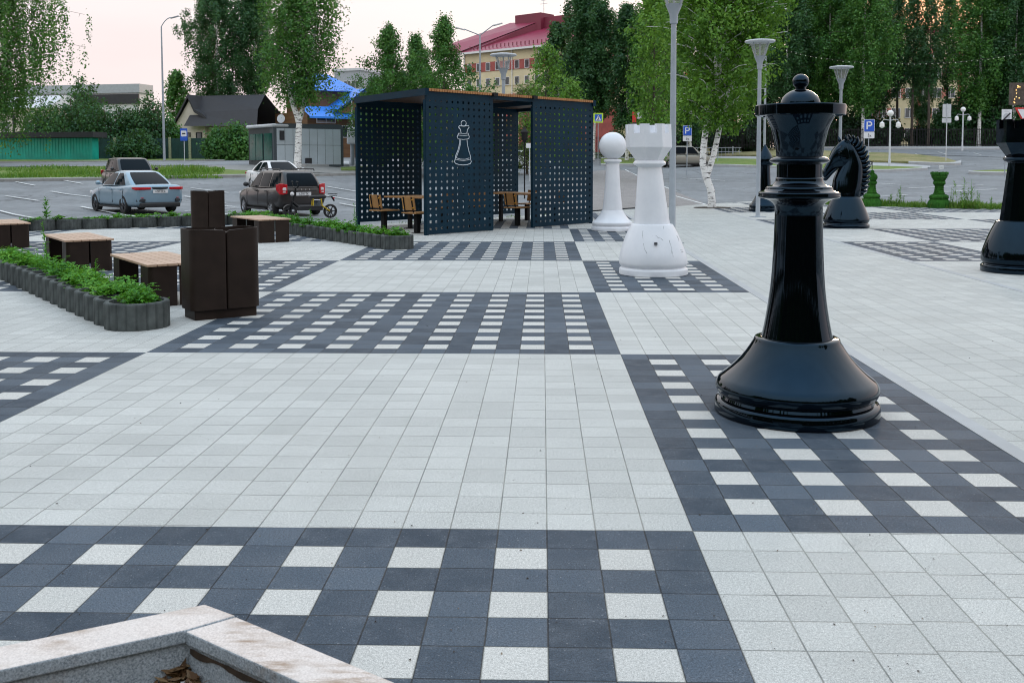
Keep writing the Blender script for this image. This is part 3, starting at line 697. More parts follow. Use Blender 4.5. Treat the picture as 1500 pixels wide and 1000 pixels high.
b = MB(); b.box((2.5*k, 0, 60*k), (6.5*k, .02, 5.4*k)); b.cm = 1; b.box((2.5*k, -.013, 60*k), (3.*k, .01, 1.4*k)); b.build('flag', [M['white_sign'], M['grey_sign']], t)
# ------------------------------------------------------------------ perforated chess pavilion
FL, FR, BL = Vector((-3.06, 16.83, 0)), Vector((.65, 21.16, 0)), Vector((-5.01, 19.54, 0))
pu = (FR-FL).normalized(); pw = (BL-FL).normalized(); PL = (FR-FL).length; PD = (BL-FL).length; PH = 2.95
pav = thing('pavilion', 'dark blue pavilion of perforated steel with a slatted wooden roof', 'pavilion', tuple(FL))
pn = Vector((pu.y, -pu.x, 0))               # outward normal of the front
def hole(kind, r):
    a = [2*math.pi*i/8 for i in range(8)]
    if kind == 0: return [(r*math.cos(q), r*math.sin(q)) for q in a]
    if kind == 1: k = r*.92; return [(k, 0), (k, k), (0, k), (-k, k), (-k, 0), (-k, -k), (0, -k), (k, -k)]
    if kind == 2: k = r*1.15; h = k*.5; return [(k, 0), (h, h), (0, k), (-h, h), (-k, 0), (-h, -h), (0, -k), (h, -h)]
    k = r*1.1; h = k*.3; return [(k, 0), (h, h), (0, k), (-h, h), (-k, 0), (-h, -h), (0, -k), (h, -h)]
def perforated(o, d, nrm, L, z0, z1, th, skip=None, frame=.035):
    b = MB(); nc = max(1, round((L-2*frame)/.172)); nr = round((z1-z0-.1)/.1385); cw = (L-2*frame)/nc; rh = (z1-z0-.1)/nr
    def P(u, z, t): return tuple(o+d*u+nrm*t+Vector((0, 0, z)))
    for i in range(nc):
        for j in range(nr):
            uc, zc = frame+cw*(i+.5), z0+.05+rh*(j+.5)
            cell = [(cw/2, 0), (cw/2, rh/2), (0, rh/2), (-cw/2, rh/2), (-cw/2, 0), (-cw/2, -rh/2), (0, -rh/2), (cw/2, -rh/2)]
            solid = skip and skip(uc, zc)
            if solid:
                for t, s in ((0, 1), (-th, -1)):
                    q = [P(uc+cell[k][0], zc+cell[k][1], t) for k in (7, 1, 3, 5)]; b.quad(*(q if s > 0 else q[::-1]))
                continue
            hp = hole((i*7+j*5+(i*j) % 3) % 4 if rnd.random() < .75 else 0, .032)
            for t, s in ((0, 1), (-th, -1)):
                vs = [P(uc+a, zc+c, t) for a, c in cell]+[P(uc+a, zc+c, t) for a, c in hp]
                fs = [(k, (k+1) % 8, 8+(k+1) % 8, 8+k) for k in range(8)]
                b.add(vs, fs if s > 0 else [f[::-1] for f in fs])
            vs = [P(uc+a, zc+c, 0) for a, c in hp]+[P(uc+a, zc+c, -th) for a, c in hp]
            b.add(vs, [(k, (k+1) % 8, 8+(k+1) % 8, 8+k) for k in range(8)])
    for (u0, u1, a0, a1) in ((0, frame, z0, z1), (L-frame, L, z0, z1), (frame, L-frame, z0, z0+.05), (frame, L-frame, z1-.05, z1)):
        vs = [P(u, z, t) for t in (.002, -th-.03) for u, z in ((u0, a0), (u1, a0), (u1, a1), (u0, a1))]
        b.add(vs, [(0, 1, 2, 3), (7, 6, 5, 4), (0, 4, 5, 1), (1, 5, 6, 2), (2, 6, 7, 3), (3, 7, 4, 0)])
    return b
s1, s2 = 2.05, 3.40
def on_panel(px, py):                       # emblem drawing measured on the panel plane
    v = Vector(ray(px, py)); o = Vector(O); t = (FL-o).dot(pn)/v.dot(pn); p = o+v*t; return ((p-FL).dot(pu), p.z)
EM = {'outline': [(672.8, 184.2), (671.2, 186.5), (672.2, 188.6), (673.6, 189.6), (675.2, 195.4), (671.2, 195.6), (670.5, 198), (669.2, 201), (670.8, 203.6), (673.2, 204), (672.5, 212), (670.5, 220), (667, 228.6), (666.3, 233.5), (665.2, 237), (667, 239.8), (672, 241.4), (678, 242), (684, 241.4), (688.6, 239.8), (690, 237), (688.8, 233.5), (689, 230.5), (686.6, 222), (684.3, 212), (683.6, 204), (686.2, 203.4), (687, 200.8), (686.2, 198), (685.6, 195.6), (683.4, 195.4), (684.4, 190), (686.7, 187), (686.3, 184.6), (682.2, 184.6), (678.8, 185.2), (675.4, 184.8), (672.8, 184.2)],
      'collar': [(671, 198.2), (678.5, 199), (686.4, 198.2)], 'neck': [(675.2, 195.6), (679, 196), (683.4, 195.6)], 'foot': [(666.4, 233.4), (672, 234.8), (678, 235.4), (684, 234.8), (688.8, 233.4)], 'foot2': [(668, 231.4), (674, 233.4), (681, 233.6), (687.2, 231.6)],
      'shade': [(674.6, 204.5), (674, 212), (672, 220), (669, 228), (668, 231)], 'crest': [(672.4, 186.8), (674.2, 190), (675.2, 195)], 'under': [(673, 204), (678, 204.6), (683.8, 204)],
      'ball': [(678.7+3.8*math.cos(a), 181+4*math.sin(a)) for a in np.linspace(0, 2*math.pi, 17)]}
eo = [on_panel(*p) for p in EM['outline']]
eu0, eu1 = min(p[0] for p in eo), max(p[0] for p in eo); ez0, ez1 = min(p[1] for p in eo), max(p[1] for p in eo)+.12
Z = Vector((0, 0, 0))
perforated(Z, pu, pn, s1, .015, PH, .006, lambda u, z: eu0-.03 < u < eu1+.03 and ez0-.06 < z < ez1+.08).build('perforated_panel', M['navy'], pav)
perforated(pu*s2, pu, pn, PL-s2, .015, PH, .006).build('perforated_panel', M['navy'], pav)
perforated(pw*PD, pu, pn, s1, .12, PH, .006).build('perforated_panel', M['navy'], pav)
perforated(pw*PD+pu*s2, pu, pn, PL-s2, .12, PH, .006).build('perforated_panel', M['navy'], pav)
b = MB()
for k, pts in EM.items():
    pp = [tuple(pu*u+pn*.007+Vector((0, 0, z))) for u, z in (on_panel(*p) for p in pts)]
    b.tube(pp, .0085 if k in ('outline', 'ball') else .006, 6)
b.build('queen_emblem', M['pale_line'], pav)
b = MB()
for base in (pu*.03, pu*(s1-.05), pu*(s2+.05), pu*(PL-.03), pw*PD+pu*.03, pw*PD+pu*(s1-.05), pw*PD+pu*(s2+.05), pw*PD+pu*(PL-.03)):
    q = base-pn*.045+(pw*.0); b = MB(); b.box((q.x, q.y, PH/2-.05), (.07, .07, PH-.1), math.atan2(pu.y, pu.x)); b.build('post', M['navy'], pav)
b = MB(); ang = math.atan2(pu.y, pu.x)
def beam(a, c, w, h, z, mb):
    m = (a+c)/2; t = c-a; mb.box((m.x, m.y, z), (t.length, w, h), math.atan2(t.y, t.x))
beam(Z-pn*.03, pu*PL-pn*.03, .07, .075, PH+.036, b); beam(pw*PD-pn*.03, pw*PD+pu*PL-pn*.03, .07, .075, PH+.036, b)
beam(pw*-.062-pu*.0, pw*(PD+.062), .085, .145, PH+.062, b); beam(pu*PL-pw*.062, pu*PL+pw*(PD+.062), .085, .145, PH+.062, b)
for s in (s1, s2): beam(pu*s+pw*.05, pu*s+pw*(PD-.1), .07, .12, PH-.01, b)
for zz in (.95, 1.95): beam(pw*PD+pn*-.03, pw*PD+pu*s1-pn*.03, .03, .035, zz, b); beam(pw*PD+pu*s2-pn*.03, pw*PD+pu*PL-pn*.03, .03, .035, zz, b)
b.build('roof_frame', M['navy'], pav)
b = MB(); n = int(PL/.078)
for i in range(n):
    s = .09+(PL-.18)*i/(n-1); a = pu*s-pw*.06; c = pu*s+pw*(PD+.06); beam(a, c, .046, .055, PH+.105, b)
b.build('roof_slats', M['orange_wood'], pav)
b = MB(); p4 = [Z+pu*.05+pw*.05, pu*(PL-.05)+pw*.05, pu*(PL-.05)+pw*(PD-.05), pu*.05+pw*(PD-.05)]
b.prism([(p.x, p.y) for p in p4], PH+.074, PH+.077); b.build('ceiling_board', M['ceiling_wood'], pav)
for s in (s1, s2): q = pu*s-pw*.085; b = MB(); b.box((q.x, q.y, PH+.10), (.14, .06, .08), ang); b.build('joist_cap', M['black_steel'], pav)
# chess tables with their seats
def P2(s, w): q = FL+pu*s+pw*w; return (q.x, q.y, 0)
def make_table(p, label):
    t = thing('chess_table', label, 'table', p, ang, 'chess tables in the pavilion')
    b = MB(); b.box((0, 0, .745), (1.0, 1.9, .035)); b.build('table_top', M['chair_wood'], t, bevel=.004)
    b = MB()
    for i in range(8):
        for j in range(8):
            if (i+j) % 2: b.box((-.175+i*.05, -.175+j*.05, .7612), (.05, .05, .0016))
    b.build('chessboard_print', M['ink'], t)
    for y in (-.6, .6): b = MB(); b.box((0, y, .365), (.08, .08, .73)); b.box((0, y, .005), (.2, .2, .012)); b.build('leg', M['black_steel'], t)
    return t
def make_chair(p, rz, label):
    t = thing('chess_chair', label, 'chair', p, rz, 'chairs around the chess tables')
    b = MB(); b.box((.02, 0, .445), (.54, .46, .026)); b.build('seat', M['chair_wood'], t, bevel=.004)
    b = MB(); b.box((-.245, 0, .655), (.024, .40, .30), ry=-.16); b.build('backrest', M['chair_wood'], t, bevel=.004)
    b = MB()
    for y in (-.13, .13): b.tube([(.1, y, .428), (-.2, y, .428), (-.225, y, .46), (-.29, y, .79)], .016, 6)
    b.build('back_frame', M['black_steel'], t)
    b = MB(); b.box((0, 0, .21), (.10, .10, .42)); b.box((0, 0, .424), (.3, .28, .01)); b.box((0, 0, .005), (.18, .18, .01)); b.build('leg', M['black_steel'], t)
    for y in (-.15, .15):
        for z in (.56, .735): b = MB(); b.ball((-.263-(z-.645)*.16, y, z), .02, 8); b.ball((-.226-(z-.645)*.16, y, z), .016, 8); b.build('reflector', M['amber'], t)
    return t
tb = make_table(P2(1.02, 1.5), 'wooden chess table behind the emblem panel of the pavilion')
ch = make_chair(P2(.2, .72), ang, 'wooden chair at the open end of the pavilion, nearest the paved square')
tb2 = dup(tb, P2(4.35, 1.75), label='wooden chess table seen through the pavilion doorway')
for s, w, r, lb in ((.16, 2.25, 0, 'wooden chair at the open end of the pavilion, beside its back wall'), (1.95, .8, math.pi, 'wooden chair behind the emblem panel, back towards the doorway, front of table'), (1.95, 2.25, math.pi, 'wooden chair behind the emblem panel, near the back wall'),
                    (3.55, .82, 0, 'wooden chair in the pavilion doorway, facing the table'), (3.5, 2.4, 0, 'wooden chair beyond the doorway, beside the back wall'), (5.15, 1.0, math.pi, 'wooden chair behind the plain perforated panel, near its edge'), (5.1, 2.2, math.pi, 'wooden chair seen through the doorway on the far side of the table')):
    dup(ch, P2(s, w), ang+r, lb)
# ------------------------------------------------------------------ benches, bins
G = Vector((-.6, .8, 0)); Gx = Vector((.8, .6, 0)); GA = math.atan2(.6, .8)
def make_bench(p, label, rz=GA):
    t = thing('bench', label, 'bench', p, rz, 'slatted wooden benches on steel boxes')     # x across, y along
    b = MB()
    for i in range(6): b.box((-.275+i*.11, 0, .442), (.104, 1.58, .028))
    b.build('seat', M['bench_wood'], t, bevel=.006)
    for e in (-1, 1):
        b = MB()
        for s in (-1, 1):                   # two bent steel sheets with an open slit between them
            x0, x1 = s*.014, s*.30; ye, yi = e*.77, e*.47; n = 6; pts = [(x0, ye)]
            for k in range(n+1): a = k/n*math.pi/2; pts.append((x1-s*.045+s*.045*math.sin(a), ye-e*.045+e*.045*math.cos(a)))
            pts += [(x1, yi)]
            for (xa, ya), (xb, yb) in zip(pts, pts[1:]):
                L = math.hypot(xb-xa, yb-ya); b.box(((xa+xb)/2, (ya+yb)/2, .2135), (L+.003, .008, .427), math.atan2(yb-ya, xb-xa))
        b.box((0, e*.64, .42), (.58, .24, .012))
        b.build('leg', M['brown'], t)
    return t
def bpos(n, k=.8): v = Vector(n)+Gx*.30+G*k; return (v.x, v.y, 0)
bench = make_bench(bpos(gp(221, 451)), 'slatted bench right behind the large dark litter bin')
dup(bench, bpos((-7.22, 9.56, 0)), label='slatted bench half hidden behind the strawberry planters, middle of three in a row')
v = Vector(gp(44, 363)); dup(bench, tuple(v-Gx*.3+G*.8), label='slatted bench behind the planters, cut by the picture edge')
dup(bench, bpos(gp(382, 356.4)), label='slatted bench beside the hedge planters, nearest the brown estate car')
def rrect(x0, x1, y0, y1, r, n=5):
    o = []
    for cx, cy, a0 in ((x1-r, y0+r, -90), (x1-r, y1-r, 0), (x0+r, y1-r, 90), (x0+r, y0+r, 180)):
        for k in range(n+1): a = R_(a0+90*k/n); o.append((cx+r*math.cos(a), cy+r*math.sin(a)))
    return o
def rcorn(x0, x1, y0, y1, r, s, n=7):       # rounded on the outer corners, tight where the two shells meet
    o = []
    for cx, cy, a0, sx in ((x1, y0, -90, 1), (x1, y1, 0, 1), (x0, y1, 90, -1), (x0, y0, 180, -1)):
        q = r if sx == s else .018
        for k in range(n+1): a = R_(a0+90*k/n); o.append((cx-sx*q+q*math.cos(a), cy+(q if a0 in (-90, 180) else -q)+q*math.sin(a)))
    return o
def litter_bin(label, p, k=1., rz=GA):
    t = thing('litter_bin', label, 'litter bin', p, rz, 'twin compartment dark brown litter bins')
    W, D, Hh = .345*k, .41*k, .88*k
    for s in (-1, 1):
        x0, x1 = (.004, W) if s > 0 else (-W, -.004)
        b = MB(); out = rcorn(x0, x1, -D/2, D/2, .09, s); inn = rcorn(x0+.010, x1-.010, -D/2+.010, D/2-.010, .08, s)
        def zt(x, y): j = max(0, 1-abs(x)/.06); return Hh-.045*k*j**2
        b.rings([[(x, y, .095*k) for x, y in out], [(x, y, zt(x, y)) for x, y in out], [(x, y, zt(x, y)) for x, y in inn], [(x, y, .5*k) for x, y in inn]], caps=True)
        b.build('shell', M['brown'], t, 35)
        b = MB(); b.prism(rrect(x0+.03, x1-.03, -D/2+.03, D/2-.03, .03), .5*k+.002, Hh-.12*k); b.build('liner', M['brown_in'], t)
    b = MB(); b.prism(rrect(-W+.035, W-.035, -D/2+.035, D/2-.035, .02), 0, .096*k); b.build('plinth', M['brown'], t)
v = Vector(gp(284, 470.5)); c = v+Gx*.33+G*.19; litter_bin('large dark brown litter bin on the edge of the chequered paving', (c.x, c.y, 0))
v = Vector(loc(304, 22.4, 0)); litter_bin('dark brown litter bin standing farther off, directly behind the larger bin', tuple(v), 1.04, .40)
# ------------------------------------------------------------------ ribbed concrete planter rings
def ring_mesh(cut=None, spacing=.355, ribs=20, rr=.29, hh=.245):
    b = MB(); n = ribs*6; th = .035; A = []
    for i in range(n+1):
        a = 2*math.pi*i/n
        if cut and math.hypot(rr*math.cos(a)-spacing, rr*math.sin(a)) < rr+.004: continue
        A.append(a)
    if cut:                                  # start the open arc after the gap
        g = max(range(len(A)-1), key=lambda i: A[i+1]-A[i]); A = A[g+1:]+[a+2*math.pi for a in A[:g+1] if a+2*math.pi > A[-1]+1e-6]
    rs = []
    for a in A:
        gq = (a*ribs/(2*math.pi)) % 1; r = rr-.012*max(0, 1-min(gq, 1-gq)/.11)**.7; c, s = math.cos(a), math.sin(a); ri = rr-th-.012
        rs.append([(r*c, r*s, 0), (r*c, r*s, hh-.012), ((r-.01)*c, (r-.01)*s, hh), (ri*c, ri*s, hh), (ri*c, ri*s, 0)])
    b.rings(rs, caps=bool(cut)); return b
open_ring = ring_mesh(True).mesh('ring', M['conc'], 30); full_ring = ring_mesh(None).mesh('ring', M['conc'], 30)
soil_mesh = MB().lathe([(.24, .0), (.24, .17), (.02, .19)], 20).mesh('soil', M['soil'])
def planter_row(start, dirv, n, spacing, label, group, full=False):
    for i in range(n):
        p = Vector(start)+Vector(dirv)*spacing*i; f = full or i == 0
        o = link('planter_ring', full_ring if f else open_ring, None, (p.x, p.y, p.z)); o.rotation_euler = (0, 0, math.atan2(-dirv[1], -dirv[0]))
        tag(o, label[0] if i == 0 else label[min(1, len(label)-1)], 'planter', group); link('soil', soil_mesh, o)
def foliage(name, label, start, dirv, L, w, n, zr, size, lab_h=1., wild=.0):
    vs = []; fs = []; d = Vector(dirv); s = Vector((-d.y, d.x, 0)); cl = []
    for i in range(int(L/.045)):
        u = rnd.uniform(-.12, L); v = rnd.gauss(0, w*.42)
        if abs(v) > w: v = rnd.uniform(-w, w)
        cl.append((u, v, rnd.uniform(.5, 1.)*(1-.5*(v/w)**2)*(.75+.5*mnoise.noise((u*1.1, v*2, zr[0])))))
    for i in range(n):
        u, v, h = cl[rnd.randrange(len(cl))]; p = Vector(start)+d*(u+rnd.gauss(0, .04))+s*(v+rnd.gauss(0, .04))
        z = start[2]+zr[0]+(zr[1]-zr[0])*h*rnd.uniform(.3, 1.1)*lab_h+(rnd.random()**12)*wild
        a = rnd.uniform(0, 6.28); t = rnd.uniform(-.75, .75); nn = Vector((math.cos(a)*math.sin(t), math.sin(a)*math.sin(t), math.cos(t)))
        e1 = nn.orthogonal().normalized(); e1 = Matrix.Rotation(rnd.uniform(0, 6.28), 3, nn) @ e1; e2 = nn.cross(e1); l = size*rnd.uniform(.6, 1.3)
        c = Vector((p.x, p.y, z))
        for k in range(3):                    # three leaflets folded a little
            r = Matrix.Rotation(k*2.09, 3, nn); q1 = r @ e1; q2 = r @ e2; o = len(vs)
            vs += [tuple(c), tuple(c+q1*l*.5+q2*l*.38+nn*l*.12), tuple(c+q1*l), tuple(c+q1*l*.5-q2*l*.38+nn*l*.12)]; fs.append((o, o+1, o+2, o+3))
    me = bpy.data.meshes.new(name); me.from_pydata(vs, [], fs); me.materials.append(M['leaf_plant'])
    return tag(link(name, me), label, 'plants', None, 'stuff')
D1 = Vector((-.628, .778, 0)).normalized()
r0 = Vector(gp(201.5, 478.)); r0.z = 0
planter_row(r0, D1, 18, .355, ['full ribbed concrete ring ending the planter row beside the large litter bin', 'ribbed concrete ring overlapping its neighbour in the foreground strawberry planter row'], 'ribbed concrete rings of the strawberry planter row')
foliage('strawberry_plants', 'leafy strawberry plants filling the foreground row of concrete rings', r0+Vector((.03, .04, 0)), D1, 6.2, .235, 9500, (.19, .33), .036, wild=.12)
r1 = Vector(gp(582, 364.0)); D2 = Vector((-.575, .818, 0)).normalized()
planter_row(r1, D2, 24, .355, ['full ribbed concrete ring ending the planter row beside the pavilion', 'ribbed concrete ring in the planter row between car park and paving'], 'ribbed concrete rings of the planter row beside the car park')
foliage('strawberry_plants', 'dense leafy plants in the planter row between bench and pavilion', r1, D2, 8.4, .25, 9500, (.19, .33), .042, wild=.12)
b0 = Vector(gp(62, 337)); D3 = (Vector(gp(285, 330.2))-b0); nb = 7; sp = D3.length/6.1; D3.normalize()
planter_row(b0-D3*sp*2, D3, nb+5, sp, ['concrete ring planter with sparse plants in the row along the car park'], 'concrete rings side by side along the car park', True)
foliage('low_plants', 'sparse low plants in the ring planters along the car park', b0-D3*.3, D3, sp*10, .2, 900, (.2, .36), .055)
# tall sprigs growing out of the planters
def sprig(p, h, label, n=46, mat='leaf_plant', r=.09, ns=1):
    b = MB(); t = thing('weed', label, 'weed', p); vs = []; fs = []
    for k in range(ns):
        dx, dy = rnd.uniform(-.1, .1)*(1+.6*(ns > 1)), rnd.uniform(-.1, .1); hk = h*(1 if k == 0 else rnd.uniform(.5, .95)); ox, oy = (0, 0) if k == 0 else (rnd.gauss(0, .035*ns), rnd.gauss(0, .035*ns))
        b.tube([(ox, oy, 0), (ox+dx*.4*hk, oy+dy*.4*hk, hk*.5), (ox+dx*hk, oy+dy*hk, hk)], [.006, .005, .003], 5)
        for i in range(n//ns):
            u = rnd.uniform(.12, 1); a = rnd.uniform(0, 6.28); l = r*rnd.uniform(.6, 1.2)*(1.15-.7*u); c = Vector((ox+dx*hk*u, oy+dy*hk*u, hk*u)); q1 = Vector((math.cos(a), math.sin(a), rnd.uniform(.1, .9))).normalized(); q2 = Vector((-math.sin(a), math.cos(a), 0)); w = .2 if ns == 1 else .11
            o = len(vs); vs += [tuple(c), tuple(c+q1*l*.5+q2*l*w), tuple(c+q1*l), tuple(c+q1*l*.5-q2*l*w)]; fs.append((o, o+1, o+2, o+3))
    b.build('stem', M['leaf_plant'], t)
    me = bpy.data.meshes.new('leaves'); me.from_pydata(vs, [], fs); me.materials.append(M[mat]); link('leaves', me, t)
def onrow(s, d, u, v=0, z=.2): q = Vector(s)+d*u+Vector((-d.y, d.x, 0))*v; return (q.x, q.y, z)
sprig(onrow(r0, D1, 3.55), .62, 'tall pale sprig rising above the foreground planter row', 60)
sprig(onrow(r0, D1, 1.45), .32, 'short leafy sprig in the foreground planter beside the bench leg', 30)
sprig(onrow(r1, D2, 1.75), .55, 'tall weed stalk rising from the planter row nearest the pavilion', 50)
sprig(onrow(r1, D2, 4.0), .38, 'weed sprouting in the planter row in front of the scooter', 40)
sprig(onrow(b0, D3, .1), .55, 'bushy weed in the car park planter row, above the middle bench', 70, 'leaf_plant', .16)
for px, d, h, n, lb in ((1415, 32.6, 1.15, 90, 'tallest bushy weed at the paving edge beside the black rook'), (1392, 33.2, .75, 50, 'short weed between topiary rook and the tall bushy weed'), (1305, 34.6, .55, 40, 'low weed right beside the topiary bishop'), (1319, 34.5, .85, 60, 'upright weed stalk between the two topiary pieces, taller one'),
                         (1312, 34.5, .7, 50, 'upright weed stalk next to the topiary bishop'), (1352, 34., .5, 40, 'small weed just beside the topiary rook'), (1433, 32.5, .7, 50, 'weed leaning towards the black rook'), (1454, 32.2, .5, 40, 'low weed touching the black rook in view')):
    x, y, z = loc(px, d); sprig((x, y, -.1), h, lb, n*3, 'grass_blade', .15 if h < 1 else .24, 3 if h < 1 else 7)
# ------------------------------------------------------------------ granite planter in the foreground
gz = .36
C0 = Vector(gp(300, 884, gz)); A0 = Vector(gp(-60, 958, gz)); B0 = Vector(gp(640, 1022, gz)); I0 = Vector(gp(271, 922, gz)); C1 = Vector(gp(345, 900.5, gz))
gpl = thing('granite_planter', 'chipped granite planter corner with soil and litter in the foreground', 'planter', (C0.x, C0.y, 0))
da = (A0-C0).normalized(); db = (B0-C1).normalized()
A0 = C0+da*2.2; B1 = C1+db*2.2
Ia = I0+da*2.1; Ib = I0+db*2.1; Ct = Vector((C0.x, C0.y, 0))
def gpoly(pts, z0, z1, nm, mat, bv=.008):
    pts = [(p.x-C0.x, p.y-C0.y) for p in pts]
    ar = sum(a[0]*c[1]-c[0]*a[1] for a, c in zip(pts, pts[1:]+pts[:1]))
    b = MB(); b.prism(pts if ar > 0 else pts[::-1], z0, z1)
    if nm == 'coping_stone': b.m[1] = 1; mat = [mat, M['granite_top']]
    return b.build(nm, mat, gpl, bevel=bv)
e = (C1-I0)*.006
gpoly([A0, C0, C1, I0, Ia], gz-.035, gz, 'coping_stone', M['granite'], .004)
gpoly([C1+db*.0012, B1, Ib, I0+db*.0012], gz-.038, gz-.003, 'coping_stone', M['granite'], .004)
na = Vector((-da.y, da.x, 0)); na = na if na.dot(I0-C0) > 0 else -na; nb_ = Vector((-db.y, db.x, 0)); nb_ = nb_ if nb_.dot(I0-C1) > 0 else -nb_
I1 = I0-(na+nb_).normalized()*.012
gpoly([A0-(-na)*.02, C0+na*.02, C1+nb_*.02-da*.0, I1, I1+da*2.1], 0, gz-.037, 'wall_stone', M['granite'], .003)
gpoly([C1+nb_*.02+db*.005, B1+nb_*.02, I1+db*2.1, I1+db*.005], 0, gz-.040, 'wall_stone', M['granite'], .003)
b = MB(); s0 = I1+db*.015-C0; s1_ = I1+db*2.0-C0; rows = []
for k in range(121):
    u0 = k/120; p = s0.lerp(s1_, u0)+nb_*.0035; n0 = mnoise.noise((u0*26, 1., 0)); n1 = mnoise.noise((u0*60, 5., 0))
    rows.append([(p.x, p.y, gz-.047-.006*u0+.003*n1), (p.x, p.y, gz-.056-.006*u0-max(0., .013*(n0+.35))-.003*n1)])
b.rings(rows, close=False, caps=False)
b.build('rusty_seam', M['rust'], gpl)
gpoly([I1+da*.0, I1+da*2.1, I1+da*2.1+db*2.1, I1+db*2.1], .0, gz-.21, 'soil', M['soil'], 0)
vs = []; fs = []
for i in range(1700):
    u, v = rnd.random()**2.6*.7, rnd.random()**2.6*.7; p = I1-C0+da*(u+.01)+db*(v+.01); hh = max(0, .115-.32*(u+v)); z = gz-.208+rnd.uniform(0, .012)+hh*rnd.random()
    a = rnd.uniform(0, 6.28); nn = Vector((rnd.gauss(0, .5), rnd.gauss(0, .5), 1)).normalized(); e1 = nn.orthogonal().normalized(); e1 = Matrix.Rotation(a, 3, nn) @ e1; e2 = nn.cross(e1); l = rnd.uniform(.008, .028); w = l*rnd.uniform(.2, .6); c = Vector((p.x+C0.x, p.y+C0.y, z)); o = len(vs)
    vs += [tuple(c-e1*l), tuple(c+e2*w), tuple(c+e1*l), tuple(c-e2*w)]; fs.append((o, o+1, o+2, o+3))
me = bpy.data.meshes.new('leaf_litter'); me.from_pydata(vs, [], fs); me.materials.append(M['litter']); tag(link('leaf_litter', me), 'dry leaves and chips heaped in the granite planter corner', 'leaf litter', None, 'stuff')
for (u, v, a, L, lb) in ((.035, .03, .4, .035, 'pale cigarette end lying on the leaf litter, nearest the granite corner'), (.02, .05, 1.9, .03, 'pale broken twig lying beside the cigarette end')):
    p = I1+da*u+db*v; z = gz-.108-.25*(u+v); b = MB(); b.tube([(p.x, p.y, z), (p.x+L*math.cos(a), p.y+L*math.sin(a), z+.004)], [.0042, .004], 8); tag(b.build('cigarette_end' if 'cig' in lb else 'twig', M['white_sign'] if 'cig' in lb else M['bench_wood']), lb, 'litter')
# ------------------------------------------------------------------ lamps
def park_lamp(p, label):
    t = thing('park_lamp', label, 'street lamp', p, .3, 'funnel shaped park lamps')
    b = MB(); b.lathe([(.085, 0), (.085, .02), (.075, .03), (.062, .05), (.060, 1.9), (.052, 3.6), (.050, 4.15)], 16); b.box((0, 0, .008), (.34, .34, .016)); b.build('pole', M['galv'], t, 35)
    b = MB(); b.lathe([(.052, 4.10), (.075, 4.12), (.08, 4.28), (.16, 4.47), (.155, 4.47), (.07, 4.30)], 20); b.build('lower_cone', M['galv'], t, 35)
    b = MB(); b.lathe([(.152, 4.47), (.275, 4.83)], 24, caps=False); b.build('diffuser', M['lamp_glass'], t, 60)
    b = MB()
    for i in range(4):
        a = math.pi/2*i+.4; c, s = math.cos(a), math.sin(a); b.tube([(.158*c, .158*s, 4.45), (.292*c, .292*s, 4.84)], .016, 6)
    b.tube([(0, 0, 4.3), (0, 0, 4.84)], .02, 8); b.build('strut', M['galv'], t)
    b = MB(); b.lathe([(.30, 4.835), (.41, 4.85), (.42, 4.875), (.40, 4.90), (.2, 4.93), (.02, 4.935)], 32); b.build('lamp_cap', M['galv_light'], t, 35); return t
lp = park_lamp(gp(984.5, 356), 'grey funnel lamp post right behind the white rook')
dup(lp, gp(1110, 318), label='grey funnel lamp post in front of the black bishop')
dup(lp, gp(1229, 301), label='grey funnel lamp post rising behind the black knight')
dup(lp, loc(738, 31.2, 0), label='grey funnel lamp post rising behind the pavilion roof')
def globe_lamp(p, label):
    t = thing('globe_lamp', label, 'street lamp', p, 0, 'white globe lamps across the road')
    b = MB(); b.lathe([(.10, 0), (.09, .5), (.07, .6), (.06, 3.7)], 12); b.build('pole', M['galv_light'], t, 35)
    b = MB(); b.ball((0, 0, 3.95), .24, 20); b.build('globe', M['globe'], t, 180)
    b = MB(); b.tube([(-.6, 0, 3.3), (-.5, 0, 3.5), (0, 0, 3.42), (.5, 0, 3.5), (.6, 0, 3.4)], .025, 6); b.build('arm', M['galv_light'], t)
    for s in (-1, 1): b = MB(); b.lathe([(.05, 0), (.19, .1), (.17, .38), (.05, .48)], 10, (s*.6, 0, 2.85)); b.build('lantern', M['globe'], t, 40)
    return t
gl = globe_lamp(loc(1302, 74.5), 'white globe lamp on the grass island across the car park'); dup(gl, loc(1408, 96), label='white globe lamp on the far pavement before the trees')
def mast(p, h, label, arms, name='street_light'):
    t = thing(name, label, 'street light', p); b = MB(); b.lathe([(.11, 0), (.10, h*.3), (.055, h-.3)], 10); b.build('pole', M['galv'], t, 35)
    for dx, dz in arms:
        s = 1 if dx > 0 else -1
        b = MB()
        pts = [(0, 0, h-.3)]+[(dx*u, 0, h-.3+dz*(1-(1-u)**2)) for u in (.15, .35, .6, .85, 1)] if len(arms) == 1 else [(0, 0, h-.32), (dx, 0, h-.3+dz)]
        b.tube(pts, .04, 8); b.build('arm', M['galv'], t)
        b = MB(); b.box((dx+s*.3, 0, h-.3+dz+.03), (.75, .22, .09), ry=-.25*s); b.build('lamp_head', M['galv'] if len(arms) == 1 else M['galv_light'], t, bevel=.02)
mast(loc(242, 84), 11.5, 'tall curved street light beside the road and green fence', [(.85, .75)])
mast(loc(704, 76), 10.6, 'double armed street light in front of the crimson roofed building', [(-1.2, .45), (1.05, .75)])
mast(loc(1119, 82), 12.3, 'double armed street light behind the park birch', [(1.35, .55), (-1., .65)])
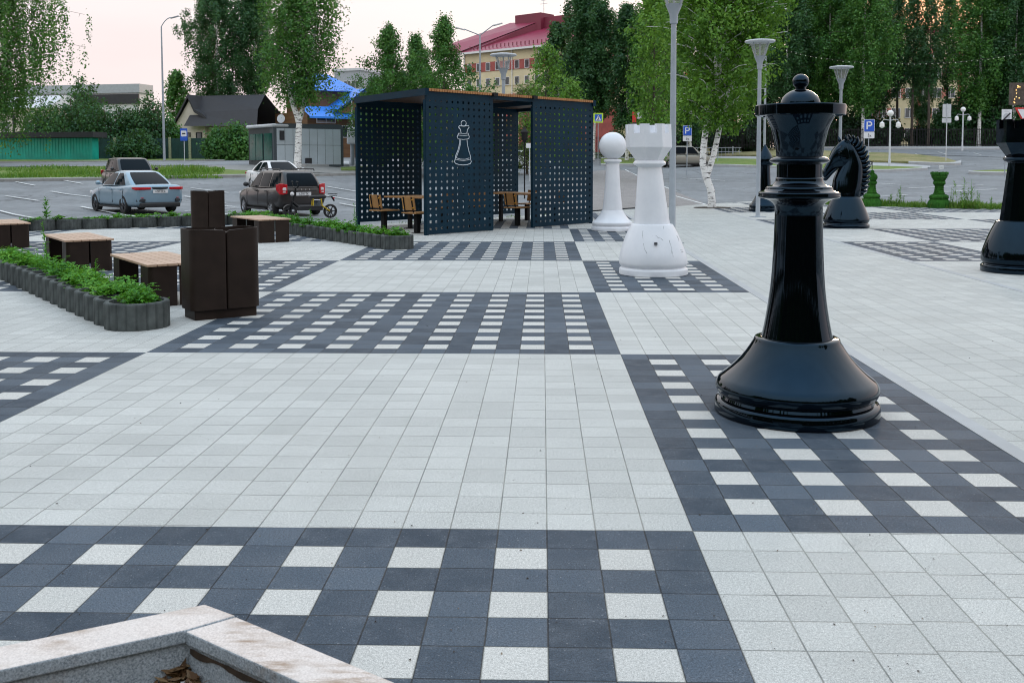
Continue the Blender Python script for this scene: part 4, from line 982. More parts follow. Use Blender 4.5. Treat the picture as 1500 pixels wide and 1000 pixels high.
# ------------------------------------------------------------------ signs
GLY = {'P': [[(0, 0), (0, 1), (.42, 1), (.6, .88), (.6, .62), (.42, .5), (0, .5)]], 'H': [[(0, 0), (0, 1)], [(.6, 0), (.6, 1)], [(0, .5), (.6, .5)]], '9': [[(.05, .05), (.4, .05), (.6, .3), (.6, .8), (.45, 1), (.15, 1), (0, .8), (0, .6), (.15, .45), (.6, .5)]],
       '1': [[(.1, .8), (.35, 1), (.35, 0)]], '2': [[(0, .8), (.15, 1), (.45, 1), (.6, .8), (.55, .6), (0, 0), (.6, 0)]], 'C': [[(.6, .85), (.45, 1), (.15, 1), (0, .8), (0, .2), (.15, 0), (.45, 0), (.6, .15)]], 'A': [[(0, 0), (.3, 1), (.6, 0)], [(.12, .35), (.48, .35)]],
       '7': [[(0, 1), (.6, 1), (.2, 0)]], 'T': [[(0, 1), (.6, 1)], [(.3, 1), (.3, 0)]], 'K': [[(0, 0), (0, 1)], [(.6, 1), (.05, .5), (.6, 0)]], 'B': [[(0, 0), (0, 1), (.4, 1), (.55, .85), (.55, .62), (.4, .52), (0, .52)], [(.4, .52), (.6, .38), (.6, .14), (.42, 0), (0, 0)]], '3': [[(0, .9), (.2, 1), (.45, 1), (.6, .8), (.5, .57), (.25, .52), (.5, .47), (.6, .25), (.45, 0), (.2, 0), (0, .1)]],
       '0': [[(0, .2), (0, .8), (.15, 1), (.45, 1), (.6, .8), (.6, .2), (.45, 0), (.15, 0), (0, .2)]], '4': [[(.45, 0), (.45, 1), (0, .3), (.6, .3)]], 'E': [[(.6, 0), (0, 0), (0, 1), (.6, 1)], [(0, .5), (.5, .5)]], 'M': [[(0, 0), (0, 1), (.3, .4), (.6, 1), (.6, 0)]], 'L': [[(0, 1), (0, 0), (.55, 0)]], 'D': [[(0, 0), (0, 1), (.35, 1), (.6, .75), (.6, .25), (.35, 0), (0, 0)]]}
def text(s, size, mat, parent, p, name='lettering', rz=0, wt=.085):
    """upright letters drawn as strokes, facing -y before the turn rz; size is the letter height"""
    b = MB(); adv = .82*size; w = adv*len(s)-.22*size
    for i, ch in enumerate(s):
        for st in GLY[ch]: b.tube([(i*adv-w/2+x*size, 0, (z-.5)*size) for x, z in st], wt*size, 6)
    o = b.build(name, mat, parent, None, p); o.rotation_euler = (0, 0, R_(rz)); o.scale = (1, .25, 1); return o
def post(t, h, r=.03, m='galv'): b = MB(); b.lathe([(r, 0), (r, h)], 10); b.build('pole', M[m], t, 40)
def face(t, z, w, h, m, name='sign_plate', y=-.045, th=.02, r=.04):
    b = MB(); b.prism(rrect(-w/2, w/2, -h/2, h/2, r, 3), 0, th, Matrix.Translation((0, y, z)) @ Matrix.Rotation(R_(90), 4, 'X')); return b.build(name, M[m], t)
def psign(p, label, h=2.35):
    t = thing('parking_sign', label, 'sign', p, YAW); post(t, h); face(t, h-.3, .62, .72, 'white_sign'); f = face(t, h-.3, .58, .68, 'blue_sign', 'blue_field', -.066, .003)
    text('P', .42, M['white_sign'], t, (0, -.073, h-.31), name='letter', wt=.1)
    face(t, h-.86, .62, .36, 'white_sign', 'lower_plate')
    b = MB(); q = h-.86; b.tube([(-.04, -.068, q+.10), (-.02, -.068, q+.0), (.07, -.068, q-.0), (.11, -.068, q-.1)], .016, 6); b.tube([(-.06, -.068, q-.0), (-.05, -.068, q-.1), (.04, -.068, q-.11)], .013, 6); b.build('wheelchair_symbol', M['ink'], t)
    return t
def sc_of(px, d, ytop): return CH+(HZ-ytop)*d/F
d = 58; p = loc(1271, d); psign(p, 'blue parking sign with wheelchair plate beside the black knight', sc_of(0, d, 178)-p[2])
d = 70; p = loc(1006, d); psign(p, 'blue parking sign partly behind the park birch, above the beige van', sc_of(0, d, 186)-p[2])
def crossing(p, h, label, d):
    t = thing('crossing_sign', label, 'sign', p, YAW); post(t, h); face(t, h-.4, .85, .85, 'lime_sign'); face(t, h-.4, .62, .62, 'blue_sign', 'blue_field', -.066, .003)
    b = MB(); b.prism([(-.26, -.24), (.26, -.24), (0, .25)], 0, .004, Matrix.Translation((0, -.07, h-.4)) @ Matrix.Rotation(R_(90), 4, 'X')); b.build('white_triangle', M['white_sign'], t)
    b = MB(); q = h-.4; b.tube([(0, -.08, q+.06), (.01, -.08, q-.06), (-.08, -.08, q-.2)], .025, 6); b.tube([(.01, -.08, q-.06), (.08, -.08, q-.2)], .022, 6); b.ball((.0, -.08, q+.11), .035, 8); b.build('walking_figure', M['ink'], t); return t
d = 88; p = loc(876, d); crossing(p, sc_of(0, d, 167)-p[2], 'pedestrian crossing sign with yellow green border beside the pavilion edge', d)
d = 88; p = loc(1051, d); crossing(p, sc_of(0, d, 175)-p[2], 'pedestrian crossing sign with yellow green border behind the park birch', d)
d = 80; p = loc(1384.5, d); h = sc_of(0, d, 154)-p[2]; t = thing('sign_back', 'grey back of a tall road sign with two plates between the globe lamps', 'sign', p, YAW); post(t, h, .035, 'galv_light'); face(t, h-.55, .68, 1.05, 'grey_sign', y=.05); face(t, h-1.32, .74, .38, 'grey_sign', 'lower_plate', y=.05)
b = MB(); b.box((0, -.0, h-.7), (.06, .05, 1.45)); b.build('bracket', M['galv'], t)
d = 62; p = loc(1471, d); h = sc_of(0, d, 163)-p[2]; t = thing('zone_end_sign', 'white square zone end sign with grey slashed disc behind the black rook', 'sign', p, YAW); post(t, h); face(t, h-.4, .62, .86, 'white_sign')
b = MB(); b.prism([(.21*math.cos(a), .21*math.sin(a)) for a in np.linspace(0, 2*math.pi, 24, endpoint=False)], 0, .004, Matrix.Translation((0, -.068, h-.42)) @ Matrix.Rotation(R_(90), 4, 'X')); b.build('disc', M['grey_sign'], t)
b = MB(); b.box((0, -.075, h-.42), (.6, .006, .085), ry=-R_(45)); b.build('slash', M['ink'], t); b = MB(); b.box((0, -.072, h-.09), (.3, .006, .035)); b.build('caption_bar', M['grey_sign'], t)
d = 55; p = loc(1494.5, d); h = sc_of(0, d, 159)-p[2]; t = thing('give_way_sign', 'red bordered give way triangle above a blue arrow disc, beside the black rook', 'sign', p, YAW); post(t, h)
b = MB(); b.prism([(-.46, .25), (0, -.55), (.46, .25)], 0, .02, Matrix.Translation((0, -.045, h-.28)) @ Matrix.Rotation(R_(90), 4, 'X')); b.build('red_triangle', M['red'], t)
b = MB(); b.prism([(-.31, .16), (0, -.38), (.31, .16)], 0, .004, Matrix.Translation((0, -.068, h-.28)) @ Matrix.Rotation(R_(90), 4, 'X')); b.build('white_triangle', M['white_sign'], t)
b = MB(); b.prism([(.35*math.cos(a), .35*math.sin(a)) for a in np.linspace(0, 2*math.pi, 28, endpoint=False)], 0, .02, Matrix.Translation((0, -.045, h-1.12)) @ Matrix.Rotation(R_(90), 4, 'X')); b.build('blue_disc', M['blue_sign'], t)
b = MB(); b.box((-.08, -.072, h-1.22), (.09, .006, .24)); b.box((.03, -.072, h-1.08), (.24, .006, .09)); b.prism([(0, -.11), (.16, 0), (0, .11)], 0, .006, Matrix.Translation((.13, -.07, h-1.08)) @ Matrix.Rotation(R_(90), 4, 'X')); b.build('arrow', M['white_sign'], t)
d = 80; p = loc(271.5, d); h = sc_of(0, d, 187.5)-p[2]; t = thing('bus_stop_sign', 'blue and white bus stop sign on a thin pole before the green fence', 'sign', p, YAW); post(t, h, .03, 'galv_light'); face(t, h-.5, .58, .98, 'blue_sign'); face(t, h-.42, .44, .46, 'white_sign', 'white_field', -.066, .003)
b = MB(); b.box((0, -.075, h-.42), (.26, .006, .1)); b.build('bus_symbol', M['ink'], t)
d = 90; p = loc(930, d); h = sc_of(0, d, 164)-p[2]; t = thing('traffic_light', 'traffic light showing red, above the gap between pawn and rook', 'traffic light', p); post(t, h, .06, 'galv')
b = MB(); b.box((-.1, -.12, h-.55), (.34, .2, 1.05)); b.build('housing', M['red'], t, bevel=.03); b = MB(); b.box((.35, -.1, h-.4), (.38, .16, .55)); b.build('side_box', M['galv_light'], t); b = MB(); b.box((-.1, -.16, h-1.15), (.30, .15, .3)); b.build('lower_lens', M['ink'], t)
# board with points of light at the frame edge, and the string of bulbs
d = 58; x, y, z = loc(1512, d); h0, h1 = sc_of(0, d, 156), sc_of(0, d, 124); t = thing('light_board', 'brown board dotted with warm lights above the give way sign', 'board', (x, y, z), YAW)
b = MB(); b.box((0, 0, (h0+h1)/2-z), (2.9, .25, h1-h0)); b.build('panel', M['bark'], t); wb_ = MB().ball((0, 0, 0), .03, 6).mesh('bulb', emis('warm bulb', (1., .62, .2), 2.5))
for i in range(46): link('bulb', wb_, t, (rnd.uniform(-1.4, 1.4), -.135, rnd.uniform(h0+.1, h1-.1)-z))
b = MB(); b.box((.9, 0, (h0-z)/2), (.14, .14, h0-z)); b.build('pole', M['black_steel'], t)
pts = [(1118, 62), (1140, 71), (1185, 82), (1235, 89.5), (1290, 93), (1345, 93.5), (1400, 91), (1450, 86), (1500, 78), (1560, 66)]
cb = MB(); bb = MB(); pos = [O+ray(px, py)*(85-.0*i) for i, (px, py) in enumerate(pts)]
cb.tube([tuple(p) for p in pos], .012, 5)
t = thing('string_lights', 'string of tiny bulbs hanging in a curve across the dark trees', 'string lights', (0, 0, 0)); cb.build('cable', M['black_steel'], t)
bulb_me = MB().ball((0, 0, 0), .026, 6).mesh('bulb', emis('bulb', (.9, .95, .8), .8))
for i in range(58):
    u = i/57*(len(pos)-1); k = min(int(u), len(pos)-2); p = pos[k]+(pos[k+1]-pos[k])*(u-k); o = link('bulb', bulb_me, t, tuple(p-np.array([0, 0, .05])))
# lantern hanging in the far opening of the pavilion
q = FL+pu*3.95+pw*(PD+.1); t = thing('lantern', 'black four sided lantern post seen through the pavilion doorway', 'street lamp', (q.x*1., q.y, 0)); 
x, y, z = loc(768.5, 44); t.location = (x, y, z); b = MB(); b.lathe([(.03, 0), (.025, 2.5)], 8); b.build('pole', M['black_steel'], t); b = MB(); b.lathe([(.03, 2.45), (.11, 2.6), (.15, 2.92), (.18, 2.94), (.07, 3.08), (.02, 3.2)], 4); b.build('lantern_head', M['black_steel'], t)
x, y, z = loc(776, 62); t = thing('small_sign', 'small white plate on a thin post seen through the pavilion doorway', 'sign', (x, y, z), YAW); post(t, 2.3, .03, 'galv_light'); face(t, 2.2, .45, .3, 'white_sign')
# ------------------------------------------------------------------ cars (x forward, y to the car's left)
def apply_mods(o):
    dg = bpy.context.evaluated_depsgraph_get(); me = bpy.data.meshes.new_from_object(o.evaluated_get(dg))
    o.modifiers.clear(); o.data = me; return o
WH = {}
def wheel_meshes(r, rimmat, w=.2):
    k = (r, rimmat)
    if k not in WH:
        b = MB(); pr = [(r*.62, -w/2), (r*.93, -w/2), (r, -w/2+.03), (r, w/2-.03), (r*.93, w/2), (r*.62, w/2), (r*.60, .0)]
        b.lathe(pr, 28, caps=False); ty = b.mesh('tyre', M['tyre'], 35)
        b = MB(); b.lathe([(r*.64, w/2-.02), (r*.61, w/2-.012), (r*.57, w/2-.05)], 28, caps=False)
        for i in range(5):
            a = 2*math.pi*i/5
            for o in (-.13, .13): b.box((r*.33*math.cos(a+o*.8), r*.33*math.sin(a+o*.8), w/2-.03), (r*.56, r*.10, .03), a+o*.5)
        b.lathe([(r*.16, w/2-.05), (r*.15, w/2-.008), (.01, w/2-.004)], 16); b.cm = 1; b.lathe([(r*.6, w/2-.075), (.01, w/2-.07)], 24)
        rm = b.mesh('rim', [M[rimmat], M['plastic']], 35); WH[k] = (ty, rm)
    return WH[k]
def car(name, label, p, head, paint, S, cat='car'):
    t = thing(name, label, cat, p, head+math.pi/2)
    W = S['W']/2; zb = .2; st = S['st']; H = S['H']
    b = MB(); rs = []
    for x, kw, zt in st:
        w = W*kw; zb2 = zb+(.16 if abs(x) > S['L']/2-.08 else (.05 if abs(x) > S['L']/2-.3 else 0))
        half = [(.72*w, zb2), (.95*w, zb2+.06), (w*.995, zb2+.2), (w, (zb2+zt)/2+.03), (.985*w, zt-.17), (.94*w, zt-.045), (.82*w, zt-.005), (.4*w, zt+.012)]
        rs.append([(x, y, z) for y, z in half]+[(x, -y, z) for y, z in reversed(half)])
    rs.sort(key=lambda r: r[0][0]); b.rings(rs); b.f = [tuple(reversed(f)) for f in b.f]
    body = b.build('body', [M[paint], M['plastic']], t, 180); sub = body.modifiers.new('s', 'SUBSURF'); sub.levels = 2; sub.render_levels = 2
    cb = MB(); r = S['r']
    for wx in S['wx']:
        for s in (-1, 1):
            n = 28; rr = r+.055; y0, y1 = s*(W-.32), s*(W+.2); c0 = [(wx+rr*math.cos(a), y0, r+rr*math.sin(a)) for a in np.linspace(0, 2*math.pi, n, endpoint=False)]; c1 = [(q[0], y1, q[2]) for q in c0]
            cb.rings([c0, c1] if s < 0 else [c1, c0])
    cut = cb.build('cutter', M['plastic']); bo = body.modifiers.new('b', 'BOOLEAN'); bo.operation = 'DIFFERENCE'; bo.object = cut; bo.solver = 'EXACT'
    apply_mods(body); me = cut.data; bpy.data.objects.remove(cut); body.data.set_sharp_from_angle(angle=R_(38))
    # cabin: rings from belt to roof
    f0, f1, r0, r1, zbelt, wr = S['cab']; rs = []; TT = [0, .25, .5, .75, .9, .97, 1.0]
    def cw(tv): return W*(.925+(wr-.925)*tv**1.12)
    def cxf(tv): return f0+(f1-f0)*tv**1.05
    def cxr(tv): return r0+(r1-r0)*tv**S.get('rp', 1.1)
    xm = (f0+r0)/2; hl = (f0-r0)/2
    def tf(x): u = (x-xm)/hl; return 1-S.get('tp', .17 if u < 0 else .10)*abs(u)**2.2
    for tv in TT:
        z = zbelt+(H-zbelt)*tv; sh = 0 if tv < .95 else (.06 if tv < .99 else .22); w_ = cw(tv)-sh*.8; xa, xb = cxr(tv)+sh, cxf(tv)-sh; e = []
        base = rrect(-1, 1, -1, 1, .10, 4)
        q = [(1-.0, y) for y in np.linspace(-.9, .9, 5)]
        side_ = np.linspace(.88, -.88, 9)
        crn = [(math.sin(k)*1., math.cos(k)) for k in np.linspace(0, math.pi/2, 5)]
        pts = [(1, y) for y in np.linspace(-.86, .86, 5)]+[(.93+.07*math.cos(k), .86+.14*math.sin(k)) for k in np.linspace(.3, 1.5, 4)]+[(x, 1) for x in np.linspace(.88, -.88, 9)]
        pts += [(-.93-.07*math.sin(k), .86+.14*math.cos(k)) for k in np.linspace(.1, 1.3, 4)]+[(-1, y) for y in np.linspace(.86, -.86, 5)]+[(-.93-.07*math.cos(k), -.86-.14*math.sin(k)) for k in np.linspace(.3, 1.5, 4)]
        pts += [(x, -1) for x in np.linspace(-.88, .88, 9)]+[(.93+.07*math.sin(k), -.86-.14*math.cos(k)) for k in np.linspace(.1, 1.3, 4)]
        for ux, uy in pts:
            x = (xa+xb)/2+ux*(xb-xa)/2; bow = .05*(1-uy*uy) if abs(ux) > .99 else 0
            e.append((x+bow*(1 if ux > 0 else -1)*(1-.5*tv), uy*w_*tf(x), z+(.012 if tv > .99 else 0)))
        rs.append(e)
    b = MB(); b.rings(rs); b.build('cabin', M[paint], t, 60)
    def zt(tv): return zbelt+(H-zbelt)*tv
    for s in (-1, 1):
        for (a0, a1, c0, c1) in S['side']:   # window quads: x at bottom (a0 rear, a1 front), x at top (c0, c1)
            b = MB(); lo, hi = .05, .86; rs2 = []
            for tv in np.linspace(lo, hi, 5):
                k = (tv-lo)/(hi-lo); xa, xb = a0+(c0-a0)*k, a1+(c1-a1)*k; inset = .035*(abs(2*k-1)**6)
                rs2.append([(x_, s*(cw(tv)*tf(x_)+.007), zt(tv)) for x_ in np.linspace(xa+inset, xb-inset, 5)])
            b.rings(rs2, close=False, caps=False); b.build('side_window', M['car_glass'], t)
    for nm, fx, sg in (('windscreen', cxf, 1), ('rear_window', cxr, -1)):
        b = MB(); rs2 = []; lo, hi = (.04, .90) if sg > 0 else S.get('rw', (.12, .86))
        for tv in np.linspace(lo, hi, 7):
            k = (tv-lo)/(hi-lo); w = (cw(tv)-.11)*(1-.05*abs(2*k-1)**8); w *= tf(fx(tv)); rs2.append([(fx(tv)+sg*(.012+.05*(1-(y*.86)**2)*(1-.5*tv)), y*w, zt(tv)) for y in (-1, -.75, -.5, -.25, 0, .25, .5, .75, 1)])
        b.rings(rs2, close=False, caps=False); b.build(nm, M['car_glass'], t, 180)
    ty, rm = wheel_meshes(r, S.get('rim', 'rim'))
    for wx in S['wx']:
        for s in (-1, 1):
            o = link('wheel', ty, t, (wx, s*(W-.105), r)); o.rotation_euler = (R_(-90*s), 0, 0); link('rim', rm, o)
    xr, xf = -S['L']/2, S['L']/2
    for s in (-1, 1):
        b = MB(); mx = f0-.32; b.ball((mx, s*(W+.09), zbelt+.09), .11, 14, .75, .8); b.tube([(mx, s*(W-.06), zbelt+.04), (mx, s*(W+.06), zbelt+.06)], .025, 6); b.build('mirror', M['plastic'] if S.get('dm') else M[paint], t, 180)
        for hx in S['handles']: b = MB(); b.box((hx, s*(W+.005), S['hz']), (.17, .03, .035)); b.build('handle', M[S.get('hm', paint)], t, bevel=.008)
        b = MB()
        for dx in S['seams']: b.box((dx, s*(W-.004), (S['hz']+.36)/2+.02), (.008, .012, S['hz']-.33))
        b.build('door_seam', M['ink'], t)
        b = MB(); b.box((0, s*(W-.045), .22), (S['wx'][0]-S['wx'][1]-.75, .1, .06)); b.build('sill', M['plastic'], t)
        for bx in S['tail']:
            x, y, z, sx, sy, sz, m = bx; b = MB()
            if m == 'tail_red' and sz > .08:  # lamp wraps round the corner: flat rear part and a turned outer part
                yc = S['cy']; b.rings([[(xr+.02, s*(yc-sy), z-sz*.42), (xr-.022, s*(yc-sy), z-sz*.42), (xr-.022, s*(yc-sy), z+sz*.42), (xr+.02, s*(yc-sy), z+sz*.42)], [(xr+.05, s*yc, z-sz/2), (xr-.006, s*yc, z-sz/2), (xr-.006, s*yc, z+sz/2), (xr+.05, s*yc, z+sz/2)],
                                       [(xr+.14, s*(yc+.07), z-sz/2), (xr+.07, s*(yc+.10), z-sz/2), (xr+.07, s*(yc+.10), z+sz/2), (xr+.14, s*(yc+.07), z+sz/2)], [(xr+.30, s*(yc+.09), z-sz*.1), (xr+.30, s*(yc+.135), z-sz*.1), (xr+.32, s*(yc+.135), z+sz*.4), (xr+.32, s*(yc+.09), z+sz*.4)]][::s])
            else: b.box((xr+x, s*y, z), (sx, sy, sz), -s*S.get('tr', .35)*(sy < .4))
            b.build('tail_light', M[m], t, bevel=.02)
        b = MB(); b.box((xf-.27, s*(W*.70), S['lampz']), (.20, .36, .13), s*-.42); b.build('headlight', M['tail_white'], t, bevel=.04)
    b = MB(); b.box((xf-.015, 0, .48), (.06, W*1.0, .2)); b.build('grille', M['plastic'], t, bevel=.03)
    b = MB(); b.box((xr+.06, 0, .31), (.2, W*1.55, .17)); b.build('bumper_insert', M['plastic'], t, bevel=.05)
    px, pz, ps = S['plate']; f = MB().box((xr+px, 0, pz), (.012, .52, .112)).build('number_plate', M['plate'], t); text(ps, .07, M['ink'], f, (xr+px-.0085, 0, pz), rz=-90)
    b = MB(); b.box((xf+.0, 0, .42), (.02, .52, .11)); b.build('number_plate', M['plate'], t)
    return t
SED = dict(cy=.74, L=4.63, W=1.82, H=1.47, r=.325, wx=(1.38, -1.27), rim='dark_rim', cab=(1.05, .10, -1.74, -.72, .955, .62),
  st=[(2.315, .66, .66), (2.22, .80, .72), (2.0, .92, .79), (1.5, .985, .88), (1.0, 1., .945), (.3, 1., .955), (-.6, 1., .965), (-1.3, 1., .985), (-1.7, .985, 1.0), (-2.05, .95, 1.01), (-2.22, .90, .99), (-2.315, .84, .90)],
  side=[(-.30, .82, -.26, .22), (-1.28, -.38, -.70, -.34)], handles=(-.18, -1.05), hz=.83, seams=(.92, -.34, -1.28), lampz=.68,
  tail=[(.125, .60, .875, .12, .42, .10, 'tail_red'), (-.004, .16, .885, .05, .36, .075, 'ink'), (.06, .68, .55, .06, .24, .03, 'tail_red'), (.05, .66, .47, .06, .30, .10, 'ink')], tr=.42, plate=(-.012, .77, 'H912CA'), rw=(.06, .9))
WAG = dict(cy=.70, L=4.08, W=1.70, H=1.50, r=.30, wx=(1.22, -1.26), rim='rim', cab=(1.0, .20, -1.99, -1.55, .94, .66), rp=1.6, dm=True,
  st=[(2.04, .70, .68), (1.95, .84, .74), (1.75, .94, .82), (1.3, .985, .90), (.9, 1., .93), (.2, 1., .95), (-.8, 1., .96), (-1.5, .99, .97), (-1.85, .965, .975), (-1.98, .93, .97), (-2.04, .88, .90)],
  side=[(-.12, .78, -.08, .30), (-.95, -.20, -.90, -.16), (-1.72, -1.03, -1.58, -.98)], handles=(-.02, -.88), hz=.82, seams=(.86, -.16, -1.0), lampz=.70, hm='plastic',
  tail=[(.115, .72, .90, .16, .14, .36, 'tail_red'), (-.008, .66, .90, .05, .12, .10, 'tail_white'), (-.008, .67, .80, .05, .10, .03, 'tail_white')], tr=.5, plate=(-.014, .74, 'A297TK'), rw=(.10, .84))
SUV = dict(cy=.78, L=4.5, W=1.86, H=1.66, r=.36, wx=(1.36, -1.3), rim='dark_rim', cab=(1.05, .3, -2.0, -1.55, 1.06, .74), rp=1.5,
  st=[(2.25, .72, .82), (2.1, .86, .92), (1.8, .95, .99), (1.3, .99, 1.03), (.9, 1., 1.05), (0, 1., 1.06), (-1.2, 1., 1.07), (-1.9, .97, 1.08), (-2.15, .93, 1.06), (-2.25, .88, 1.0)],
  side=[(-.15, .82, -.12, .34), (-1.0, -.23, -.96, -.2), (-1.7, -1.08, -1.52, -1.04)], handles=(-.02, -.9), hz=.93, seams=(.9, -.19, -1.05), lampz=.84,
  tail=[(.11, .74, .98, .15, .26, .22, 'tail_red')], plate=(-.014, .8, 'B304EM'))
VAN = dict(SUV, L=4.7, W=1.84, H=1.72, cab=(1.35, .55, -2.2, -2.0, 1.02, .80), st=[(2.35, .72, .74), (2.2, .86, .84), (1.9, .95, .93), (1.5, .99, 1.0), (1.1, 1., 1.01), (0, 1., 1.02), (-1.4, 1., 1.03), (-2.1, .97, 1.03), (-2.3, .94, 1.0), (-2.35, .9, .95)],
  side=[(.05, 1.05, .1, .6), (-.95, -.05, -.93, 0), (-2.0, -1.05, -1.9, -1.03)], rim='rim', seams=(1.1, .0, -1.0), wx=(1.45, -1.4), r=.32)
HD = R_(37)
def carpos(px, d): return loc(px, d)
def cspot(px, d, head, x0):                 # place so that the point x0 along the car sits on the bearing
    x, y, z = loc(px, d); h = (-math.sin(head), math.cos(head)); cx, cy = x-h[0]*x0, y-h[1]*x0
    return (cx, cy, terr(cx, cy)-.01)
sed = car('saloon_car', 'blue grey saloon car seen from behind, parked near the ring planters', cspot(233, 34.2, R_(44), -2.2), R_(44), 'car_blue', SED)
wag = car('estate_car', 'dark brown estate car with red tail lights, parked behind the scooter', cspot(444, 32.7, HD, -2.0), HD, 'car_brown', WAG)
b = MB()
for s in (-1, 1): b.tube([(.3, s*.58, 1.50), (.25, s*.58, 1.55), (-1.5, s*.6, 1.55), (-1.55, s*.6, 1.50)], .022, 6)
b.build('roof_rail', M['plastic'], wag)
for i, c in enumerate('LADA'): text(c, .055, M['chrome'], wag, (-2.045, .21-.14*i, .885), name='tailgate_letter', rz=-90)
b = MB(); b.box((-2.035, 0, .835), (.03, .9, .03)); b.build('tailgate_trim', M['plastic'], wag)
car('suv', 'black and white crossover facing us, parked behind the blue grey saloon', cspot(208, 46.5, HD+math.pi, 1.9), HD+math.pi, 'car_dark', SUV)
car('saloon_car', 'white saloon facing us, parked behind the brown estate car', cspot(430, 47.3, HD+math.pi, 1.9), HD+math.pi, 'car_white', dict(SED, rim='rim'))
car('minivan', 'beige grey minivan parked in profile behind the white rook', loc(1001, 83), R_(-82), 'car_beige', VAN)
car('saloon_car', 'white saloon seen through the pavilion doorway on the far side of the car park', cspot(806, 80, R_(-118), 2.0), R_(-118), 'car_white', dict(SED, rim='rim'))
# roofs lighter than the body on the crossover
# ------------------------------------------------------------------ electric scooter
def scooter():
    A = Vector(loc(424.5, 30.6)); B = Vector(loc(483.5, 31.2)); m = (A+B)/2; ang_ = math.atan2((A-B).y, (A-B).x)
    t = thing('scooter', 'black electric scooter with yellow frame parts and rear rack behind the brown estate car', 'scooter', (m.x, m.y, m.z), ang_); t.scale = (.86,)*3; wb = (A-B).length/2/.86; r = .25
    for s, rr in ((1, r), (-1, r*1.02)):
        b = MB(); b.lathe([(rr*.72, -.05), (rr*.92, -.06), (rr, -.03), (rr, .03), (rr*.92, .06), (rr*.72, .05)], 28, caps=False); w = b.build('wheel', M['tyre'], t, 40, (s*wb, 0, rr)); w.rotation_euler = (R_(90), 0, 0)
        b = MB(); b.lathe([(rr*.74, -.03), (rr*.74, .03)], 24, caps=False); b.lathe([(rr*.3, -.05), (rr*.3, .05)], 16)
        for i in range(6): a = i*math.pi/3; b.box((rr*.5*math.cos(a), rr*.5*math.sin(a), 0), (rr*.55, .035, .03), a)
        b.build('rim', M['dark_rim'], w, 35)
    b = MB(); b.box((.02, 0, .36), (wb*1.25, .20, .13)); b.box((-.02, 0, .44), (wb*1.1, .22, .03)); b.build('deck', M['plastic'], t, bevel=.03)
    b = MB()
    for y in (-.075, .075): b.tube([(wb, y, r), (wb-.04, y, .48), (wb-.13, y*.6, .72)], .022, 8)
    b.tube([(wb-.10, 0, .62), (wb-.2, 0, 1.02), (wb-.22, 0, 1.12)], .032, 8); b.tube([(wb-.1, 0, .6), (wb-.3, 0, .42)], .045, 8); b.build('fork', M['black_steel'], t, 60)
    b = MB(); b.tube([(wb-.22, -.36, 1.16), (wb-.2, -.15, 1.12), (wb-.2, .15, 1.12), (wb-.22, .36, 1.16)], .018, 8); b.build('handlebar', M['black_steel'], t)
    for y in (-.3, .3): b = MB(); b.tube([(wb-.2, y, 1.14), (wb-.19, y*1.05, 1.3)], .008, 6); b.ball((wb-.18, y*1.06, 1.33), .05, 10, .7); b.build('mirror', M['plastic'], t, 180)
    b = MB(); b.ball((wb-.09, 0, .90), .075, 14); b.build('headlight', M['tail_white'], t, 180)
    b = MB(); n = 9; b.rings([[(wb+(r+.03)*math.cos(a), y, r+(r+.03)*math.sin(a)) for y in (-.07, .07)] for a in np.linspace(.5, 2.4, n)], close=False, caps=False); b.build('mudguard', M['plastic'], t)
    b = MB(); b.box((-wb*.35, 0, .78), (.62, .26, .11)); b.build('seat', M['plastic'], t, bevel=.04)
    b = MB(); b.tube([(-.1, .09, .72), (-.08, .09, .46)], .018, 6); b.tube([(-.1, -.09, .72), (-.08, -.09, .46)], .018, 6); b.tube([(-.38, .09, .72), (-.42, .09, .46), (-wb+.05, .09, r+.02)], .022, 6); b.tube([(-.38, -.09, .72), (-.42, -.09, .46), (-wb+.05, -.09, r+.02)], .022, 6); b.build('frame', M['yellow'], t, 60)
    b = MB(); b.box((-.24, -.02, .56), (.28, .2, .26)); b.build('battery_box', M['chrome'], t, bevel=.02)
    b = MB()
    for y in (-.11, .11): b.tube([(-.42, y, .78), (-wb-.22, y, .80), (-wb-.24, y, .88), (-wb+.05, y, .88)], .012, 6)
    for x in (-.5, -wb-.02, -wb-.2): b.tube([(x, -.11, .79), (x, .11, .79)], .01, 6)
    b.tube([(-wb-.05, 0, .79), (-wb-.16, 0, .62)], .03, 6); b.build('rack', M['black_steel'], t)
    b = MB(); b.box((-wb-.12, 0, .73), (.05, .2, .05)); b.build('tail_light', M['tail_red'], t, bevel=.01)
    b = MB(); b.tube([(-wb+.06, .12, .2), (-wb+.02, .13, -.0)], .018, 6); b.tube([(-wb+.06, -.12, .2), (-wb+.02, -.13, -.0)], .018, 6); b.build('stand', M['black_steel'], t)
scooter()
# ------------------------------------------------------------------ buildings and fences
def frame_of(px0, d0, px1, d1):
    a = Vector(loc(px0, d0)); c = Vector(loc(px1, d1)); z = min(a.z, c.z); a.z = c.z = 0
    return a, (c-a).length, math.atan2((c-a).y, (c-a).x), z
def zat(d, y): return CH+(HZ-y)*d/F
def window(t, x, z, w, h, y=-.02, split=1, frame='window_frame'):
    b = MB(); fr = .07
    for cx, cz, sx, sz in ((x-w/2+fr/2, z, fr, h), (x+w/2-fr/2, z, fr, h), (x, z+h/2-fr/2, w-2*fr, fr), (x, z-h/2+fr/2, w-2*fr, fr)): b.box((cx, y, cz), (sx, .1, sz))
    for k in range(1, split+1): b.box((x-w/2+w*k/(split+1), y, z), (fr*.8, .09, h-2*fr))
    f = b.build('window', M[frame], t); g = MB(); g.box((x, y+.02, z), (w-.06, .04, h-.06)); g.build('pane', M['window'], f); return f
